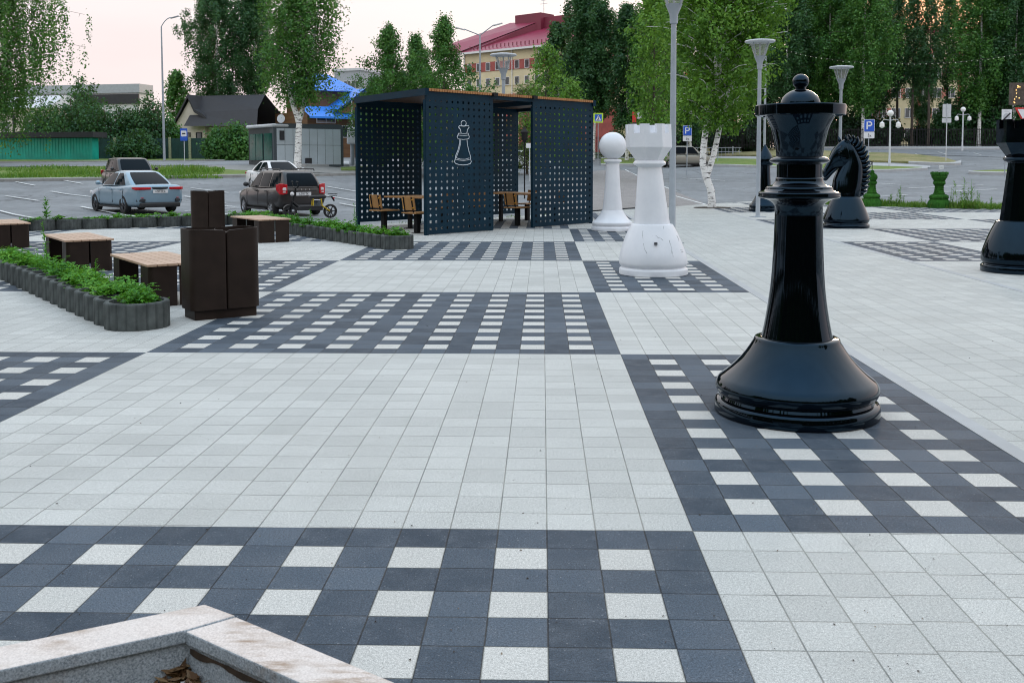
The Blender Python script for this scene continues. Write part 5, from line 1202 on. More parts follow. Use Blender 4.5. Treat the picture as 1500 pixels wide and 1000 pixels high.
# teal shed
a, L, r, z = frame_of(-120, 93, 137, 90)
t = thing('shed', 'long teal sheet metal shed with a flat dark overhanging roof by the road', 'shed', (a.x, a.y, z), r)
hh = zat(90, 201)-z
b = MB(); b.box((L/2, .5, hh/2), (L, 1., hh))
for i in range(int(L/.3)): b.box((i*.3+.15, -.02, hh/2), (.06, .03, hh-.02))
b.build('wall', M['teal'], t); b = MB(); b.box((L/2+.1, .5, hh+.28), (L+.8, 2.2, .5)); b.build('roof', M['dark_roof'], t)
# dark green fence
a, L, r, z = frame_of(137, 96, 328, 94)
t = thing('sheet_fence', 'dark green sheet metal fence with pale posts behind the bus stop sign', 'fence', (a.x, a.y, z-.1), r); b = MB(); h = zat(95, 202)-z+.1
b.box((L/2, 0, h/2), (L, .05, h))
for i in range(int(L/.22)): b.box((i*.22+.1, -.03, h/2), (.05, .03, h))
b.build('panel', M['fence_green'], t)
for px in (171, 202, 252, 281, 308, 325): x = (px-137)/(328-137)*L; b = MB(); b.box((x, -.08, h/2+.05), (.22, .12, h+.1)); b.build('post', M['cream_post'], t)
# far grey hall and small house behind the shrubs
a, L, r, z = frame_of(40, 150, 207, 146)
t = thing('hall', 'long white hall with a flat grey roof band behind the dark shrubs', 'building', (a.x, a.y, z), r); h = zat(148, 137)-z; h2 = zat(148, 124.5)-z
b = MB(); b.box((L/2, 1.5, h/2), (L, 3, h)); b.build('wall', M['galv_light'], t); b = MB(); b.box((L/2, 1.5, (h+h2)/2), (L+.6, 3.6, h2-h)); b.build('roof', M['galv'], t)
b = MB(); b.box((L/2, -.1, h-.9), (L+.1, .3, 1.4)); b.build('soffit_band', M['dark_roof'], t)
for i in range(5): window(t, 2+i*3.6, h-3.2, 1.6, 1.5, -.12)
a, L, r, z = frame_of(2, 118, 76, 116)
t = thing('cottage', 'pale brick cottage with a light sheet roof under the weeping birch', 'house', (a.x, a.y, z), r); h = zat(117, 158)-z; h2 = zat(117, 138)-z
b = MB(); b.box((L/2, 3, h/2), (L, 6, h)); b.build('wall', M['pale_wall'], t); b = MB(); b.rings([[(-.4, -.5, h), (L+.4, -.5, h), (L+.4, 6.5, h), (-.4, 6.5, h)], [(0, 2.5, h2), (L, 2.5, h2), (L, 3.5, h2), (0, 3.5, h2)]]); b.build('roof', M['galv_light'], t)
b = MB(); b.box((L*.30, -.06, h*.45), (.25, .1, h*.9)); b.box((L*.65, -.05, .8), (L*.7, .12, .5)); b.build('trim', M['dark_roof'], t); window(t, L*.14, h*.62, 1.1, 1.3); window(t, L*.6, h*.62, 1.4, 1.3)
# house with steep dark roof
a, L, r, z = frame_of(254, 112, 302, 110)
t = thing('house', 'cream gabled house with a steep dark flared roof behind the fence', 'house', (a.x, a.y, z), r)
sg = L/48.; hr = zat(111, 139)-z; he = zat(111, 186)-z; hr2 = zat(112, 175)-z
b = MB(); pk = 27*sg; b.prism([(0, 0), (L, 0), (L, he+1.0), (L*.75, he+(hr-he)*.55-.35), (pk, hr-.5), (pk*.5, he+(hr-he)*.46-.35), (0, he-.2)], 0, 8, Matrix.Rotation(R_(90), 4, 'X') @ Matrix.Scale(-1, 4, (0, 0, 1))); b.build('gable_wall', M['pale_wall'], t)
prof = [(-.9, he-.6), (0, he+.1), (pk*.5, he+(hr-he)*.46), (pk, hr)]; prof2 = [(pk, hr), (L*.75, he+(hr-he)*.55), (L+.2, he+1.3), (L+1.0, he+.5)]
b = MB()
for pr in (prof, prof2): b.rings([[(x, y, zz) for x, zz in pr] for y in (-.35, 8.2)], close=False, caps=False); b.rings([[(x, -.35, zz) for x, zz in pr], [(x, -.35, zz-.35) for x, zz in pr]], close=False, caps=False)
rl = 6.6; b.rings([[(pk, 2.0, hr), (L+rl, 2.2, hr-.1)], [(pk, .2, he+(hr-he)*.45), (L+rl+.6, .2, he+(hr-he)*.5)], [(pk, -1.0, he+.1), (L+rl+1.4, -1.0, he-.1)]], close=False, caps=False)
b.rings([[(pk, 2.0, hr), (L+rl, 2.2, hr-.1)], [(pk, 7, he), (L+rl, 7, he)]], close=False, caps=False); b.build('roof', M['dark_roof'], t)
b = MB(); b.box((L+rl/2, 3.4, he/2), (rl, 6, he)); b.build('wing_wall', M['pale_wall'], t)
b = MB(); b.box((-.02, -.1, he/2), (.3, .25, he)); b.build('corner_trim', M['dark_roof'], t); window(t, 24*sg*.95, 1.9, .9, 1.6, -.05, 0, 'dark_roof'); window(t, 40*sg, 1.9, .8, 1.6, -.05, 0, 'dark_roof')
# bus kiosk
a, L, r, z = frame_of(402, 66.5, 504, 69.5)
t = thing('kiosk', 'grey panelled kiosk with rounded roof edge and glazed greenish end', 'kiosk', (a.x, a.y, z+.1), r); h = zat(67.5, 181)-z-.1; D = 3.0
def rr2(x0, x1, z1, rad, n=6):
    p = [(x0, 0), (x1, 0)]
    for cx, a0 in ((x1-rad, 0), (x0+rad, 90)):
        for k in range(n+1): q = R_(a0+90*k/n); p.append((cx+rad*math.cos(q), z1-rad+rad*math.sin(q)))
    return p
b = MB(); MX = Matrix.Rotation(R_(90), 4, 'X') @ Matrix.Scale(-1, 4, (0, 0, 1)); b.prism(rr2(0, L, h, .32), 0, D, MX); b.build('shell', M['galv'], t); t.children[-1].data.materials[0] = plain('dark slate cladding', (.055, .075, .09), .5, .1)
pw_ = (L-.42)/8
for i in range(8):
    for j in range(2):
        b = MB(); z0_, z1_ = (.10, h*.50) if j == 0 else (h*.50, h-.32); b.box((.21+pw_*(i+.5), -.012, (z0_+z1_)/2), (pw_-.025, .02, z1_-z0_-.025)); b.build('cladding_panel', M['grey_panel'], t)
b = MB(); b.box((.21+pw_*.62, -.06, h*.72), (.30, .12, .62)); b.build('wall_box', M['dark_roof'], t); b = MB(); b.box((.21+pw_*3.8, -.1, .32), (.42, .18, .48)); b.build('litter_box', M['dark_roof'], t)
wl = Vector(loc(365, 69.5))-Vector(a); gx = wl.x*math.cos(-r)-wl.y*math.sin(-r); gy = wl.x*math.sin(-r)+wl.y*math.cos(-r)   # glazed end runs back from the near corner
n_ = Vector((gx, gy, 0)); LN = n_.length; n_.normalize(); ga = math.atan2(n_.y, n_.x); k_ = plain('dark window bars', (.03, .04, .045), .5)
b = MB(); s_ = Vector((-n_.y, n_.x, 0)); s_ = s_ if s_.x > 0 else -s_
m = n_*LN/2+s_*.9; b.box((m.x-.06, m.y, (h-.3)/2), (LN, 1.6, h-.3), ga); b.build('glazed_end', k_, t)
for u0, u1 in ((.06, .36), (.42, .68), (.70, .92)):
    m = n_*LN*(u0+u1)/2+s_*.07; b = MB(); b.box((m.x-.06, m.y, h*.46), (LN*(u1-u0), .06, h*.62), ga); b.build('glass_pane', M['teal_glass'], t)
b = MB(); m = n_*LN*.5+s_*.55; b.box((m.x-.05, m.y, h-.15), (LN+.2, 1.3, .22), ga); b.build('canopy', M['galv_light'], t, bevel=.11)
# log house with blue roofs
a, L, r, z = frame_of(452, 104, 534, 108)
t = thing('log_house', 'brown log house with bright blue stepped roofs behind the kiosk', 'house', (a.x, a.y, z), r); s_ = L/82; H1 = zat(106, 164)-z; H2 = zat(106, 132)-z; H3 = zat(107, 106)-z
b = MB(); b.box((L/2, 4, H1/2), (L, 8, H1)); b.build('wall', M['log'], t); b = MB(); b.box((44*s_, 4.5, (H1+H2)/2), (60*s_, 6, H2-H1)); b.build('upper_wall', M['log'], t)
b = MB(); x0, x1 = 20*s_, 84*s_; xm = 42*s_
b.add([(x0, .4, H2-.1), (x1, .4, H2-.1), (x1, 8.5, H2-.1), (x0, 8.5, H2-.1), (xm-2, 4.3, H3), (xm+1.2, 4.3, H3)], [(0, 1, 5, 4), (1, 2, 5), (2, 3, 4, 5), (3, 0, 4), (3, 2, 1, 0)]); b.build('roof', M['roof_blue'], t)
zg = zat(104, 128)-z; b = MB(); gx0, gx1, gm = 38*s_, 82*s_, 71*s_                  # lower gable with a long slope
b.add([(gx0-1.0, -2.2, H1-.1), (gm, -2.2, zg), (gm, 3, zg), (gx0-1.0, 3, H1-.1), (gx1+.3, -2.2, H1+.6), (gx1+.3, 3, H1+.6)], [(0, 1, 2, 3), (1, 4, 5, 2)]); b.add([(gx0-1.0, -2.2, H1-.3), (gm, -2.2, zg-.25), (gm, 3, zg-.25), (gx0-1.0, 3, H1-.3), (gx1+.3, -2.2, H1+.4), (gx1+.3, 3, H1+.4)], [(3, 2, 1, 0), (2, 5, 4, 1)]); b.build('gable_roof', M['roof_blue'], t)
b = MB(); b.prism([(gx0, H1-.2), (gx1, H1-.2), (gx1, H1+.5), (gm, zg-.4), (gx0, H1)], 0, 1.5, Matrix.Translation((0, -1.9, 0)) @ MX); b.build('gable_wall', M['log'], t)
b = MB(); zz = H1+.05; b.add([(-1, -2.6, zz-.7), (L+.8, -2.6, zz-.7), (L+.8, -.1, zz+.45), (-1, -.1, zz+.45), (-1, -2.6, zz-.9), (L+.8, -2.6, zz-.9)], [(0, 1, 2, 3), (4, 5, 1, 0)]); b.build('skirt_roof', M['roof_blue'], t)
window(t, 68*s_, (zat(105, 144)-z), .75, 1.2, -1.95, 0); window(t, 26*s_, zat(105, 172)-z, 2.2, 1.2, -.06, 1); window(t, 55*s_, zat(105, 192)-z, 1.0, 1.3, -.06, 0)
# grey block far behind, service cabinet and aerial beside the log house
a, L, r, z = frame_of(492, 165, 530, 163); t = thing('flat_block', 'plain grey flat roofed block just visible above the blue roof', 'building', (a.x, a.y, z), r); h = zat(164, 105)-z; b = MB(); b.box((L/2, 5, h/2), (L, 10, h)); b.build('wall', M['galv'], t); b = MB(); b.box((L/2, 5, h+.2), (L+.5, 10.5, .4)); b.build('roof_edge', M['galv_light'], t)
for i in range(3): window(t, L*(.2+.3*i), h-2.3, 1.4, 1.4)
x, y, z = loc(517, 74); t = thing('service_cabinet', 'white covered service unit with a mast beside the kiosk', 'cabinet', (x, y, z)); h1 = zat(74, 187)-z; h0 = zat(74, 211)-z; b = MB(); b.box((0, 0, (h0+h1)/2), (.75, .6, h1-h0), taper=.86); b.build('cover', M['galv_light'], t, bevel=.1); b = MB(); b.lathe([(.16, 0), (.16, h0)], 12); b.build('base', M['galv'], t); b = MB(); b.lathe([(.05, h1-.3), (.04, zat(74, 148)-z)], 8); b.build('mast', M['galv_light'], t)
x, y, z = loc(414, 78); t = thing('satellite_dish', 'white satellite dish showing above the kiosk roof', 'satellite dish', (x, y, z)); h = zat(78, 174)-z; b = MB(); b.tube([(0, 0, 0), (0, 0, h)], .05, 6); b.build('pole', M['galv'], t); b = MB(); b.prism([(.30*math.cos(q), .34*math.sin(q)) for q in np.linspace(0, 6.2832, 24, endpoint=False)], 0, .06, Matrix.Translation((0, -.1, h)) @ Matrix.Rotation(R_(80), 4, 'X')); b.build('dish', M['galv_light'], t)
# crimson roofed block
a, L, r, z = frame_of(680, 150, 905, 132)
t = thing('apartment_block', 'cream block with brick red window bands and a steep crimson metal roof', 'building', (a.x, a.y, z), r); s_ = L/225.
he = zat(148, 78)-z
b = MB(); b.box((L/2, 7, he/2), (L, 14, he)); b.build('wall', M['cream'], t)
for k, (zc, bh) in enumerate(((zat(147, 99.5)-z, 1.35), (zat(147, 122)-z, 1.3), (zat(147, 147)-z, 1.3))):
    b = MB(); b.box((L/2+.05, -.04, zc), (L-.2, .12, bh)); b.build('cladding_band', M['brickred' if k != 1 else 'cream'], t)
    for i in range(14): window(t, 1.3+i*(L-2)/14, zc, .85, bh-.12, -.10, 0)
b = MB(); b.box((L/2+.05, -.05, 3.), (L-.2, .12, 6.)); b.build('ground_floor_cladding', M['brickred'], t)
b = MB()
for i in range(7): b.box((1.+i*3.2, -.14, 3.), (.5, .08, 6.))
b.build('pilaster', M['cream'], t)
zr = zat(156, 50)-z; b = MB()
b.add([(-.6, -.7, he), (L+.6, -.7, he), (L+.6, 14, he), (-.6, 14, he), (4.5, 8.5, zr), (L*.62, 8.5, zr)], [(0, 1, 5, 4), (1, 2, 5), (2, 3, 4, 5), (3, 0, 4)]); b.build('roof', M['roof_red'], t)
b = MB(); b.box((L/2, -.72, he-.12), (L+1.2, .14, .28)); b.build('gutter', M['window_frame'], t); b = MB()
for i in range(34): b.box((1.0+i*(L-2)/34, .35, he+.72), (.16, .05, .5))
b.build('snow_guards', M['roof_dkred'], t)
b = MB(); b.box((L*.36, 8.9, zr+.55), (L*.50, 1.0, 2.0)); b.build('ridge_parapet', M['roof_dkred'], t)
zt_ = zat(156, 36)-z; b = MB(); b.box((6.2, 9.2, zt_-1.3), (5.0, 3.2, 4.0)); b.build('roof_turret', M['roof_dkred'], t)
b = MB(); q0, q1 = (-2.5, -2.2, he+1.6), (8.2, 7.6, zt_-1.1)                    # projecting shed roof with a dark gable side
b.add([(-6.5, -1.2, he+.6), (-1.0, -1.4, he-.2), (8.0, 7.8, zt_-.6), (2.2, 8.2, zt_-.2)], [(0, 1, 2, 3)]); b.add([(-6.5, -1.2, he+.4), (-1.0, -1.4, he-.4), (8.0, 7.8, zt_-.8), (2.2, 8.2, zt_-.4)], [(3, 2, 1, 0)]); b.build('shed_roof', M['roof_red'], t)
b = MB(); b.add([(-1.0, -1.3, he-.3), (1.2, -.5, he+.02), (8.0, 7.8, zr-.4), (8.0, 7.8, zt_-.7)], [(0, 1, 2, 3)]); b.add([(-1.1, -1.2, he-.3), (1.1, -.4, he+.02), (7.9, 7.9, zr-.4), (7.9, 7.9, zt_-.7)], [(3, 2, 1, 0)]); b.build('roof_cheek', M['roof_dkred'], t)
b = MB(); b.tube([(8.2, 9, zt_-.2), (8.2, 9, zt_+3.6)], .05, 6)
for k in range(3): b.tube([(7.5+.2*k, 9, zt_+2.2+.5*k), (8.9-.2*k, 9, zt_+2.2+.5*k)], .03, 5)
b.build('antenna', M['galv'], t)
b = MB()
for x in (.3, 9.6, 14.5): b.tube([(x, -.12, he-.2), (x, -.12, 5)], .07, 6)
b.build('drainpipe', M['window_frame'], t)
# cream apartment houses behind the trees
def apart(name, label, px0, px1, d, ytop, ncol, band, cols=None):
    a, L, r, z = frame_of(px0, d, px1, d); t = thing(name, label, 'building', (a.x, a.y, z), r); h = zat(d, ytop)-z
    b = MB(); b.box((L/2, 6, h/2), (L, 12, h)); b.build('wall', M['cream'], t); b = MB(); b.box((L/2, 6, h+.3), (L+.8, 12.8, .6)); b.build('roof', M['roof_dkred'], t)
    nf = int(h/3.0); bm_ = MB().box((0, 0, 0), (L/ncol*.42, .1, 1.5)).mesh('cladding_band', band)
    for j in range(nf):
        zc = 1.9+3.0*j
        for i in range(ncol):
            if (i+j*2) % 3 != 1: link('cladding_band', bm_, t, (L*(i+.5)/ncol+L/ncol*.38, -.03, zc))
        for i in range(ncol): window(t, L*(i+.5)/ncol-.2, zc, 1.35, 1.5, -.06, 1)
    b = MB()
    for i in range(0, ncol, 3): b.box((L*(i+.5)/ncol+1.2, -.06, h/2), (.5, .16, h))
    b.build('pilaster', M['brickred'], t); return t
apart('apartment_house', 'cream apartment house with pink panels glimpsed through the tall trees', 1262, 1440, 150, 52, 9, plain('pink cladding', (.50, .20, .16), .85, .12, 1.))
apart('apartment_house', 'cream apartment house with orange red panels behind the trees above the white pawn', 850, 1075, 150, 92, 10, plain('orange red cladding', (.55, .11, .05), .8, .15, 1.))
# dark railing in front of the forest
def railing(name, label, px0, px1, d, h, step, mat, rails=(.15, .92), bw=.028):
    a, L, r, z = frame_of(px0, d, px1, d); z = loc((px0+px1)/2, d)[2]; t = thing(name, label, 'fence', (a.x, a.y, z), r); b = MB()
    for i in range(int(L/step)+1): b.box((i*step, 0, h/2), (bw, bw, h))
    b.build('bars', M[mat], t); b = MB()
    for k in rails: b.box((L/2, 0, h*k), (L, .05, .06))
    b.build('rail', M[mat], t); pm = MB().box((0, 0, h/2+.05), (.09, .09, h+.1)).mesh('post', M[mat])
    for i in range(int(L/3)+1): link('post', pm, t, (i*3., .0, 0))
railing('iron_fence', 'tall black iron fence at the foot of the dark trees', 1045, 1560, 103.5, 2.0, .16, 'black_steel', bw=.045)
railing('iron_fence', 'black iron fence behind pawn and rook in the shade of tall birches', 850, 1043, 103, 2.2, .17, 'black_steel', bw=.04)
railing('guard_rail', 'low pale guard rail beside the road behind the park birch', 985, 1085, 99.5, 1.0, .35, 'galv', (.55, .97))
# ------------------------------------------------------------------ trees
def leaves_mesh(name, mat, cl, per, size, sig, droop, seed):
    g = np.random.default_rng(seed); cl = np.array(cl); n = len(cl)*per
    idx = np.repeat(np.arange(len(cl)), per); k = cl[idx, 3:4]
    off = np.clip(g.normal(0, 1, (n, 3)), -1.7, 1.7); dr = np.minimum(np.abs(g.normal(0, 1, n)), 1.6)
    c = cl[idx, :3]+off*np.array(sig)*k*(1-.3*(dr/1.6)[:, None])
    c[:, 2] -= dr*droop*k[:, 0]
    nn = off*np.array([.75, .75, .5])+g.normal(0, .55, (n, 3)); nn[:, 2] += .55; nn /= np.linalg.norm(nn, axis=1, keepdims=True)
    a = g.normal(0, 1, (n, 3)); a -= nn*(a*nn).sum(1, keepdims=True); a /= np.linalg.norm(a, axis=1, keepdims=True); b = np.cross(nn, a)
    s = (size*g.uniform(.55, 1.35, (n, 1)))
    v = np.empty((n, 4, 3)); v[:, 0] = c-a*s*.6; v[:, 1] = c+b*s*.36; v[:, 2] = c+a*s*.6; v[:, 3] = c-b*s*.36
    me = bpy.data.meshes.new(name); me.vertices.add(n*4); me.vertices.foreach_set('co', v.reshape(-1)); me.loops.add(n*4); me.loops.foreach_set('vertex_index', np.arange(n*4, dtype=np.int32))
    me.polygons.add(n); me.polygons.foreach_set('loop_start', np.arange(n, dtype=np.int32)*4); me.polygons.foreach_set('loop_total', np.full(n, 4, np.int32)); me.materials.append(mat); me.update(); me.validate(); return me
def env_birch(u): return np.interp(u, [0, .12, .3, .55, .8, 1], [.30, .75, 1., .9, .55, .12])
def env_cone(u): return np.interp(u, [0, .1, .35, .7, 1], [.7, 1., .8, .42, .06])
def env_young(u): return np.interp(u, [0, .15, .45, .75, 1], [1.0, 1.2, .95, .42, .05])
def env_oval(u): return np.interp(u, [0, .2, .5, .8, 1], [.55, .95, 1., .7, .2])
def env_tall(u): return np.interp(u, [0, .1, .4, .7, 1], [.45, .75, 1., .85, .2])
def make_tree(name, label, p, Hh, R, seed, mat, bark='birch_bark', env=env_birch, h0=.22, nl=46, per=26, size=.2, sig=(.33, .33, .3), droop=.5, r0=.17, stems=None, rise=.55, group=None, lean=(0, 0), step=5, bend=.25, twig=True, jit=(.55, 1.12), limb=True):
    t = thing(name, label, 'tree', p, 0, group); q = random.Random(seed); tb = MB(); cl = []
    stems = stems or [[(0, 0, 0), (lean[0]*.4, lean[1]*.4, Hh*.45), (lean[0], lean[1], Hh)]]
    for si, S in enumerate(stems):
        S = [Vector(s) for s in S]; N = 14; T = np.linspace(0, len(S)-1, N); path = []
        for k, tv in enumerate(T):
            i = min(int(tv), len(S)-2); v = S[i].lerp(S[i+1], tv-i); w = bend*.5*min(1, k/3)
            path.append(v+Vector((q.gauss(0, .12)*w*2, q.gauss(0, .12)*w*2, 0)))
        top = path[-1].z; base = path[0].z; rs = [max(.012, r0*(1-.12*si)*(1-(v.z/(Hh*1.02)))**.85) for v in path]
        if base < .1: rs[0] *= 1.25
        tb.cm = 0; tb.tube([tuple(v) for v in path], rs, 9)
        def at_(z):
            for a, c in zip(path, path[1:]):
                if a.z <= z <= c.z: return a.lerp(c, (z-a.z)/max(1e-6, c.z-a.z))
            return path[-1]
        n = int(nl*(1 if si == 0 else .75))
        for i in range(n):
            u = (i+q.random())/n; z = max(base+.3, Hh*h0)+(top-max(base+.3, Hh*h0))*u
            if z > top: continue
            o = at_(z); az = i*2.4+q.uniform(-.4, .4); ug = (z-Hh*h0)/(Hh*(1-h0)); Lb = R*float(env(min(1, max(0, ug))))*q.uniform(*jit); rr = max(.016, r0*.27*(1-z/Hh))
            d = Vector((math.cos(az), math.sin(az), 0)); pts = []
            for k in range(6):
                f = k/5; pts.append(o+d*Lb*f+Vector((0, 0, Lb*(rise*f-(rise*.55+.12*(droop > .6))*f*f))))
            tb.cm = 1 if limb else 0; tb.tube([tuple(v) for v in pts], [rr*(1-f*.85)+.006 for f in np.linspace(0, 1, 6)], 5)
            for k in range(step):
                f = .32+.68*(k+q.random()*.8)/step; j = min(int(f*5), 4); c = pts[j].lerp(pts[j+1], f*5-j)
                kk = q.uniform(.65, 1.25)*(.75+.25*(1-ug)); cl.append((c.x+q.gauss(0, .14)*Lb*.5, c.y+q.gauss(0, .14)*Lb*.5, c.z+q.gauss(0, .1), kk))
                if twig and q.random() < .3: e = c+Vector((q.gauss(0, .3), q.gauss(0, .3), q.uniform(-.5, .3))); tb.tube([tuple(c), tuple(e)], [.012, .005], 4)
        for k in range(5): v = path[-1]; cl.append((v.x, v.y, v.z-.25*k, .6))
    tb.build('trunk', [M[bark], M['limb']], t, 60); link('crown', leaves_mesh('crown', M[mat], cl, per, size, sig, droop, seed), t); return t
# the pale birch at the edge of the paving: two stems dividing low down
x, y, _ = gp(1043, 304.5)
st = [[(0, 0, -.1), (-.02, 0, .55), (-.32, .05, 1.35), (-.30, .0, 2.3), (-.05, .0, 3.6), (.30, .05, 5.0), (.55, .1, 7.4), (.75, .1, 10.4)], [(-.2, .03, 1.0), (.06, .1, 1.8), (.38, .2, 3.3), (.85, .2, 5.4), (1.25, .3, 8.3)], [(.12, .05, 4.4), (.0, -.1, 6.2), (-.35, -.2, 8.8)]]
tr = make_tree('birch', 'young birch with white twin stem and bright leaves at the paving edge', (x, y, 0), 10.6, 2.2, 11, 'leaf_light', stems=st, h0=.25, nl=66, per=46, size=.108, sig=(.20, .20, .18), droop=.25, limb=False, twig=False, r0=.13, rise=.95, step=6, env=env_oval, bend=0)
b = MB(); b.lathe([(.62, 0), (.62, .012), (.02, .012)], 28); tag(b.build('tree_pit', M['soil'], loc=(x, y, .004)), 'round dark tree grate at the foot of the white birch', 'tree pit')
TG = 'tall birches of the wood across the road'
proto = [make_tree('birch', 'tall dark birch with hanging twigs in the wood, just above the black queen', loc(1150, 106), 20, 3.5, 21, 'leaf_dark', h0=.27, nl=70, per=78, size=.205, sig=(.34, .34, .32), droop=1.0, r0=.2, rise=.7, step=6, group=TG),
         make_tree('birch', 'tall dense birch with lighter hanging foliage right above the black knight', loc(1262, 104), 20, 3.7, 22, 'leaf_mid', h0=.25, nl=74, per=78, size=.205, sig=(.36, .36, .34), droop=1.2, r0=.2, rise=.7, step=6, group=TG),
         make_tree('birch', 'slender birch with sparse crown before the cream apartment house', loc(1334, 108), 17, 2.0, 23, 'leaf_dark', h0=.42, nl=40, per=34, size=.20, sig=(.32, .32, .30), droop=.8, r0=.17, rise=.6, step=5, group=TG, bark='bark')]
for k, px, d, s, r, lb in ((0, 1186, 112, 1.05, 1.1, 'dark birch between the queen crown and the funnel lamp behind the knight'), (1, 1212, 108, 1.0, 2.2, 'dense dark birch directly behind the funnel lamp above the knight'), (0, 1236, 118, 1.1, 4., 'darker birch filling the gap behind the knight lamp'),
                           (0, 1284, 112, .92, 3.1, 'dark birch beside the cream apartment house, above the first globe lamp'), (2, 1358, 106, 1.0, 2.0, 'slender white birch before the windows of the cream apartment house'), (1, 1432, 105, 1.02, 3.9, 'broad dark birch behind the globe lamp on the far pavement'),
                           (1, 1466, 109, 1.0, .7, 'broad green birch behind the zone end sign'), (0, 1482, 104, 1.0, 5.0, 'dark birch behind the board of warm lights'), (1, 1525, 108, 1.05, 1.7, 'birch at the picture edge behind the give way sign'), (0, 1462, 122, 1.1, 2.9, 'birch standing deeper in the wood between two broad green birches'),
                           (0, 1120, 112, .98, 1.9, 'dark birch rising behind the double armed street light'), (1, 1092, 115, .95, 4.4, 'green birch of the wood just behind the young white birch'), 
                           (0, 1460, 125, 1.05, 2.4, 'tall birch far back behind the zone end sign'), (2, 1312, 113, 1.02, 1.2, 'slender sparse birch beside the apartment windows, darker twin of the white one'), (2, 1384, 114, 1.05, 3.4, 'slender sparse birch between apartment house and the globe lamp on the far pavement'), (0, 1348, 134, .66, 5.2, 'short shaded birch far back below the glowing gap'), (0, 1172, 128, 1.1, .2, 'shaded birch far back behind the queen crown'), (1, 1060, 122, .95, 5.1, 'dark birch far back, seen through the young white birch')):
    dup(proto[k], loc(px, d), r, lb, s)
# dark group over the pavilion
make_tree('birch', 'dark birch with twin pale trunks above the perforated end panel', loc(862, 97), 17.3, 2.9, 31, 'leaf_dark', h0=.30, nl=66, per=74, size=.20, sig=(.32, .32, .30), droop=.8, r0=.17, env=env_tall, rise=.7, step=6, group=TG, stems=[[(0, 0, 0), (-.3, 0, 8), (-.5, 0, 17)], [(.5, .2, 0), (.7, .2, 8), (.9, .2, 15.5)]])
make_tree('birch', 'dark rounded birch above the white pawn', loc(918, 95), 14.6, 2.9, 32, 'leaf_dark', h0=.24, nl=66, per=74, size=.20, sig=(.33, .33, .30), droop=.7, r0=.17, env=env_oval, rise=.7, step=6, group=TG)
make_tree('birch', 'dark birch between the crimson roof and the twin trunk birch', loc(818, 101), 13.6, 2.4, 33, 'leaf_dark', h0=.12, nl=52, per=32, size=.28, sig=(.32, .32, .30), droop=.7, r0=.16, env=env_oval, rise=.7, step=6, group=TG)
make_tree('birch', 'tall mid green birch behind the white rook lamp', loc(960, 92), 18, 3.0, 34, 'leaf_mid', h0=.1, nl=70, per=74, size=.19, sig=(.33, .33, .31), droop=.8, r0=.18, env=env_tall, rise=.7, step=6, group=TG)
make_tree('poplar', 'bright green young tree rising directly behind the white rook', loc(957, 62), 12.3, 2.0, 35, 'leaf_light', 'bark', h0=.12, nl=60, per=24, size=.17, sig=(.36, .36, .34), droop=.3, r0=.11, env=env_tall, rise=1.1, step=6)
make_tree('birch', 'dark birch at the wood edge above the beige van', loc(1010, 100), 20, 3.2, 36, 'leaf_dark', h0=.14, nl=66, per=74, size=.20, sig=(.33, .33, .31), droop=.8, r0=.18, env=env_tall, rise=.7, step=6, group=TG)
# light willow-like trees over the pavilion roof
make_tree('willow', 'loose light green willow above the middle of the pavilion roof', loc(800, 66), 8.6, 2.0, 41, 'leaf_light', 'bark', h0=.18, nl=40, per=18, size=.16, sig=(.34, .34, .36), droop=.5, r0=.09, env=env_oval, rise=1.0, step=5)
make_tree('willow', 'pale flowering shrub tree below the crimson roof', loc(772, 72), 6.3, 2.0, 42, 'leaf_olive', 'bark', h0=.1, nl=40, per=22, size=.16, sig=(.38, .38, .36), droop=.4, r0=.08, env=env_oval, rise=.8, step=5)
make_tree('willow', 'light green bushy tree beside the pale flowering shrub tree', loc(836, 70), 6.6, 1.7, 43, 'leaf_light', 'bark', h0=.1, nl=36, per=20, size=.16, sig=(.36, .36, .36), droop=.5, r0=.08, env=env_oval, rise=.9, step=5)
# row of pointed young birches over the open end of the pavilion
CG = 'pointed young trees behind the pavilion'
for px, d, Hh, R, sd, mt, lb in ((572, 66, 9.6, 2.7, 51, 'leaf_mid', 'thin topped young birch with feathery crown beside the log house'), (612, 68, 9.3, 2.6, 52, 'leaf_mid', 'pointed young birch in the middle of the row over the open pavilion end'), (652, 64, 10.2, 2.7, 53, 'leaf_mid', 'tallest pointed young birch, next to the crimson roof'),
                           (552, 72, 6.4, 1.7, 54, 'leaf_dark', 'lower dark young tree at the blue roofs'), (690, 70, 6.0, 1.8, 55, 'leaf_mid', 'low bushy green tree in front of the cream wall'), (592, 76, 7.2, 2.6, 56, 'leaf_dark', 'dark bushy tree filling the gap between two pointed birches'), (634, 78, 7.2, 2.6, 57, 'leaf_dark', 'dark bushy tree between the middle and tallest pointed birches'), (716, 74, 4.9, 1.5, 58, 'leaf_mid', 'low round bush under the double armed street light')):
    make_tree('young_birch', lb, loc(px, d), Hh, R, sd, mt, 'bark', h0=.05, nl=60, per=52, size=.125, sig=(.28, .28, .30), droop=.3, r0=.09, env=env_young, rise=1.15, step=6, group=CG, jit=(.35, 1.4))
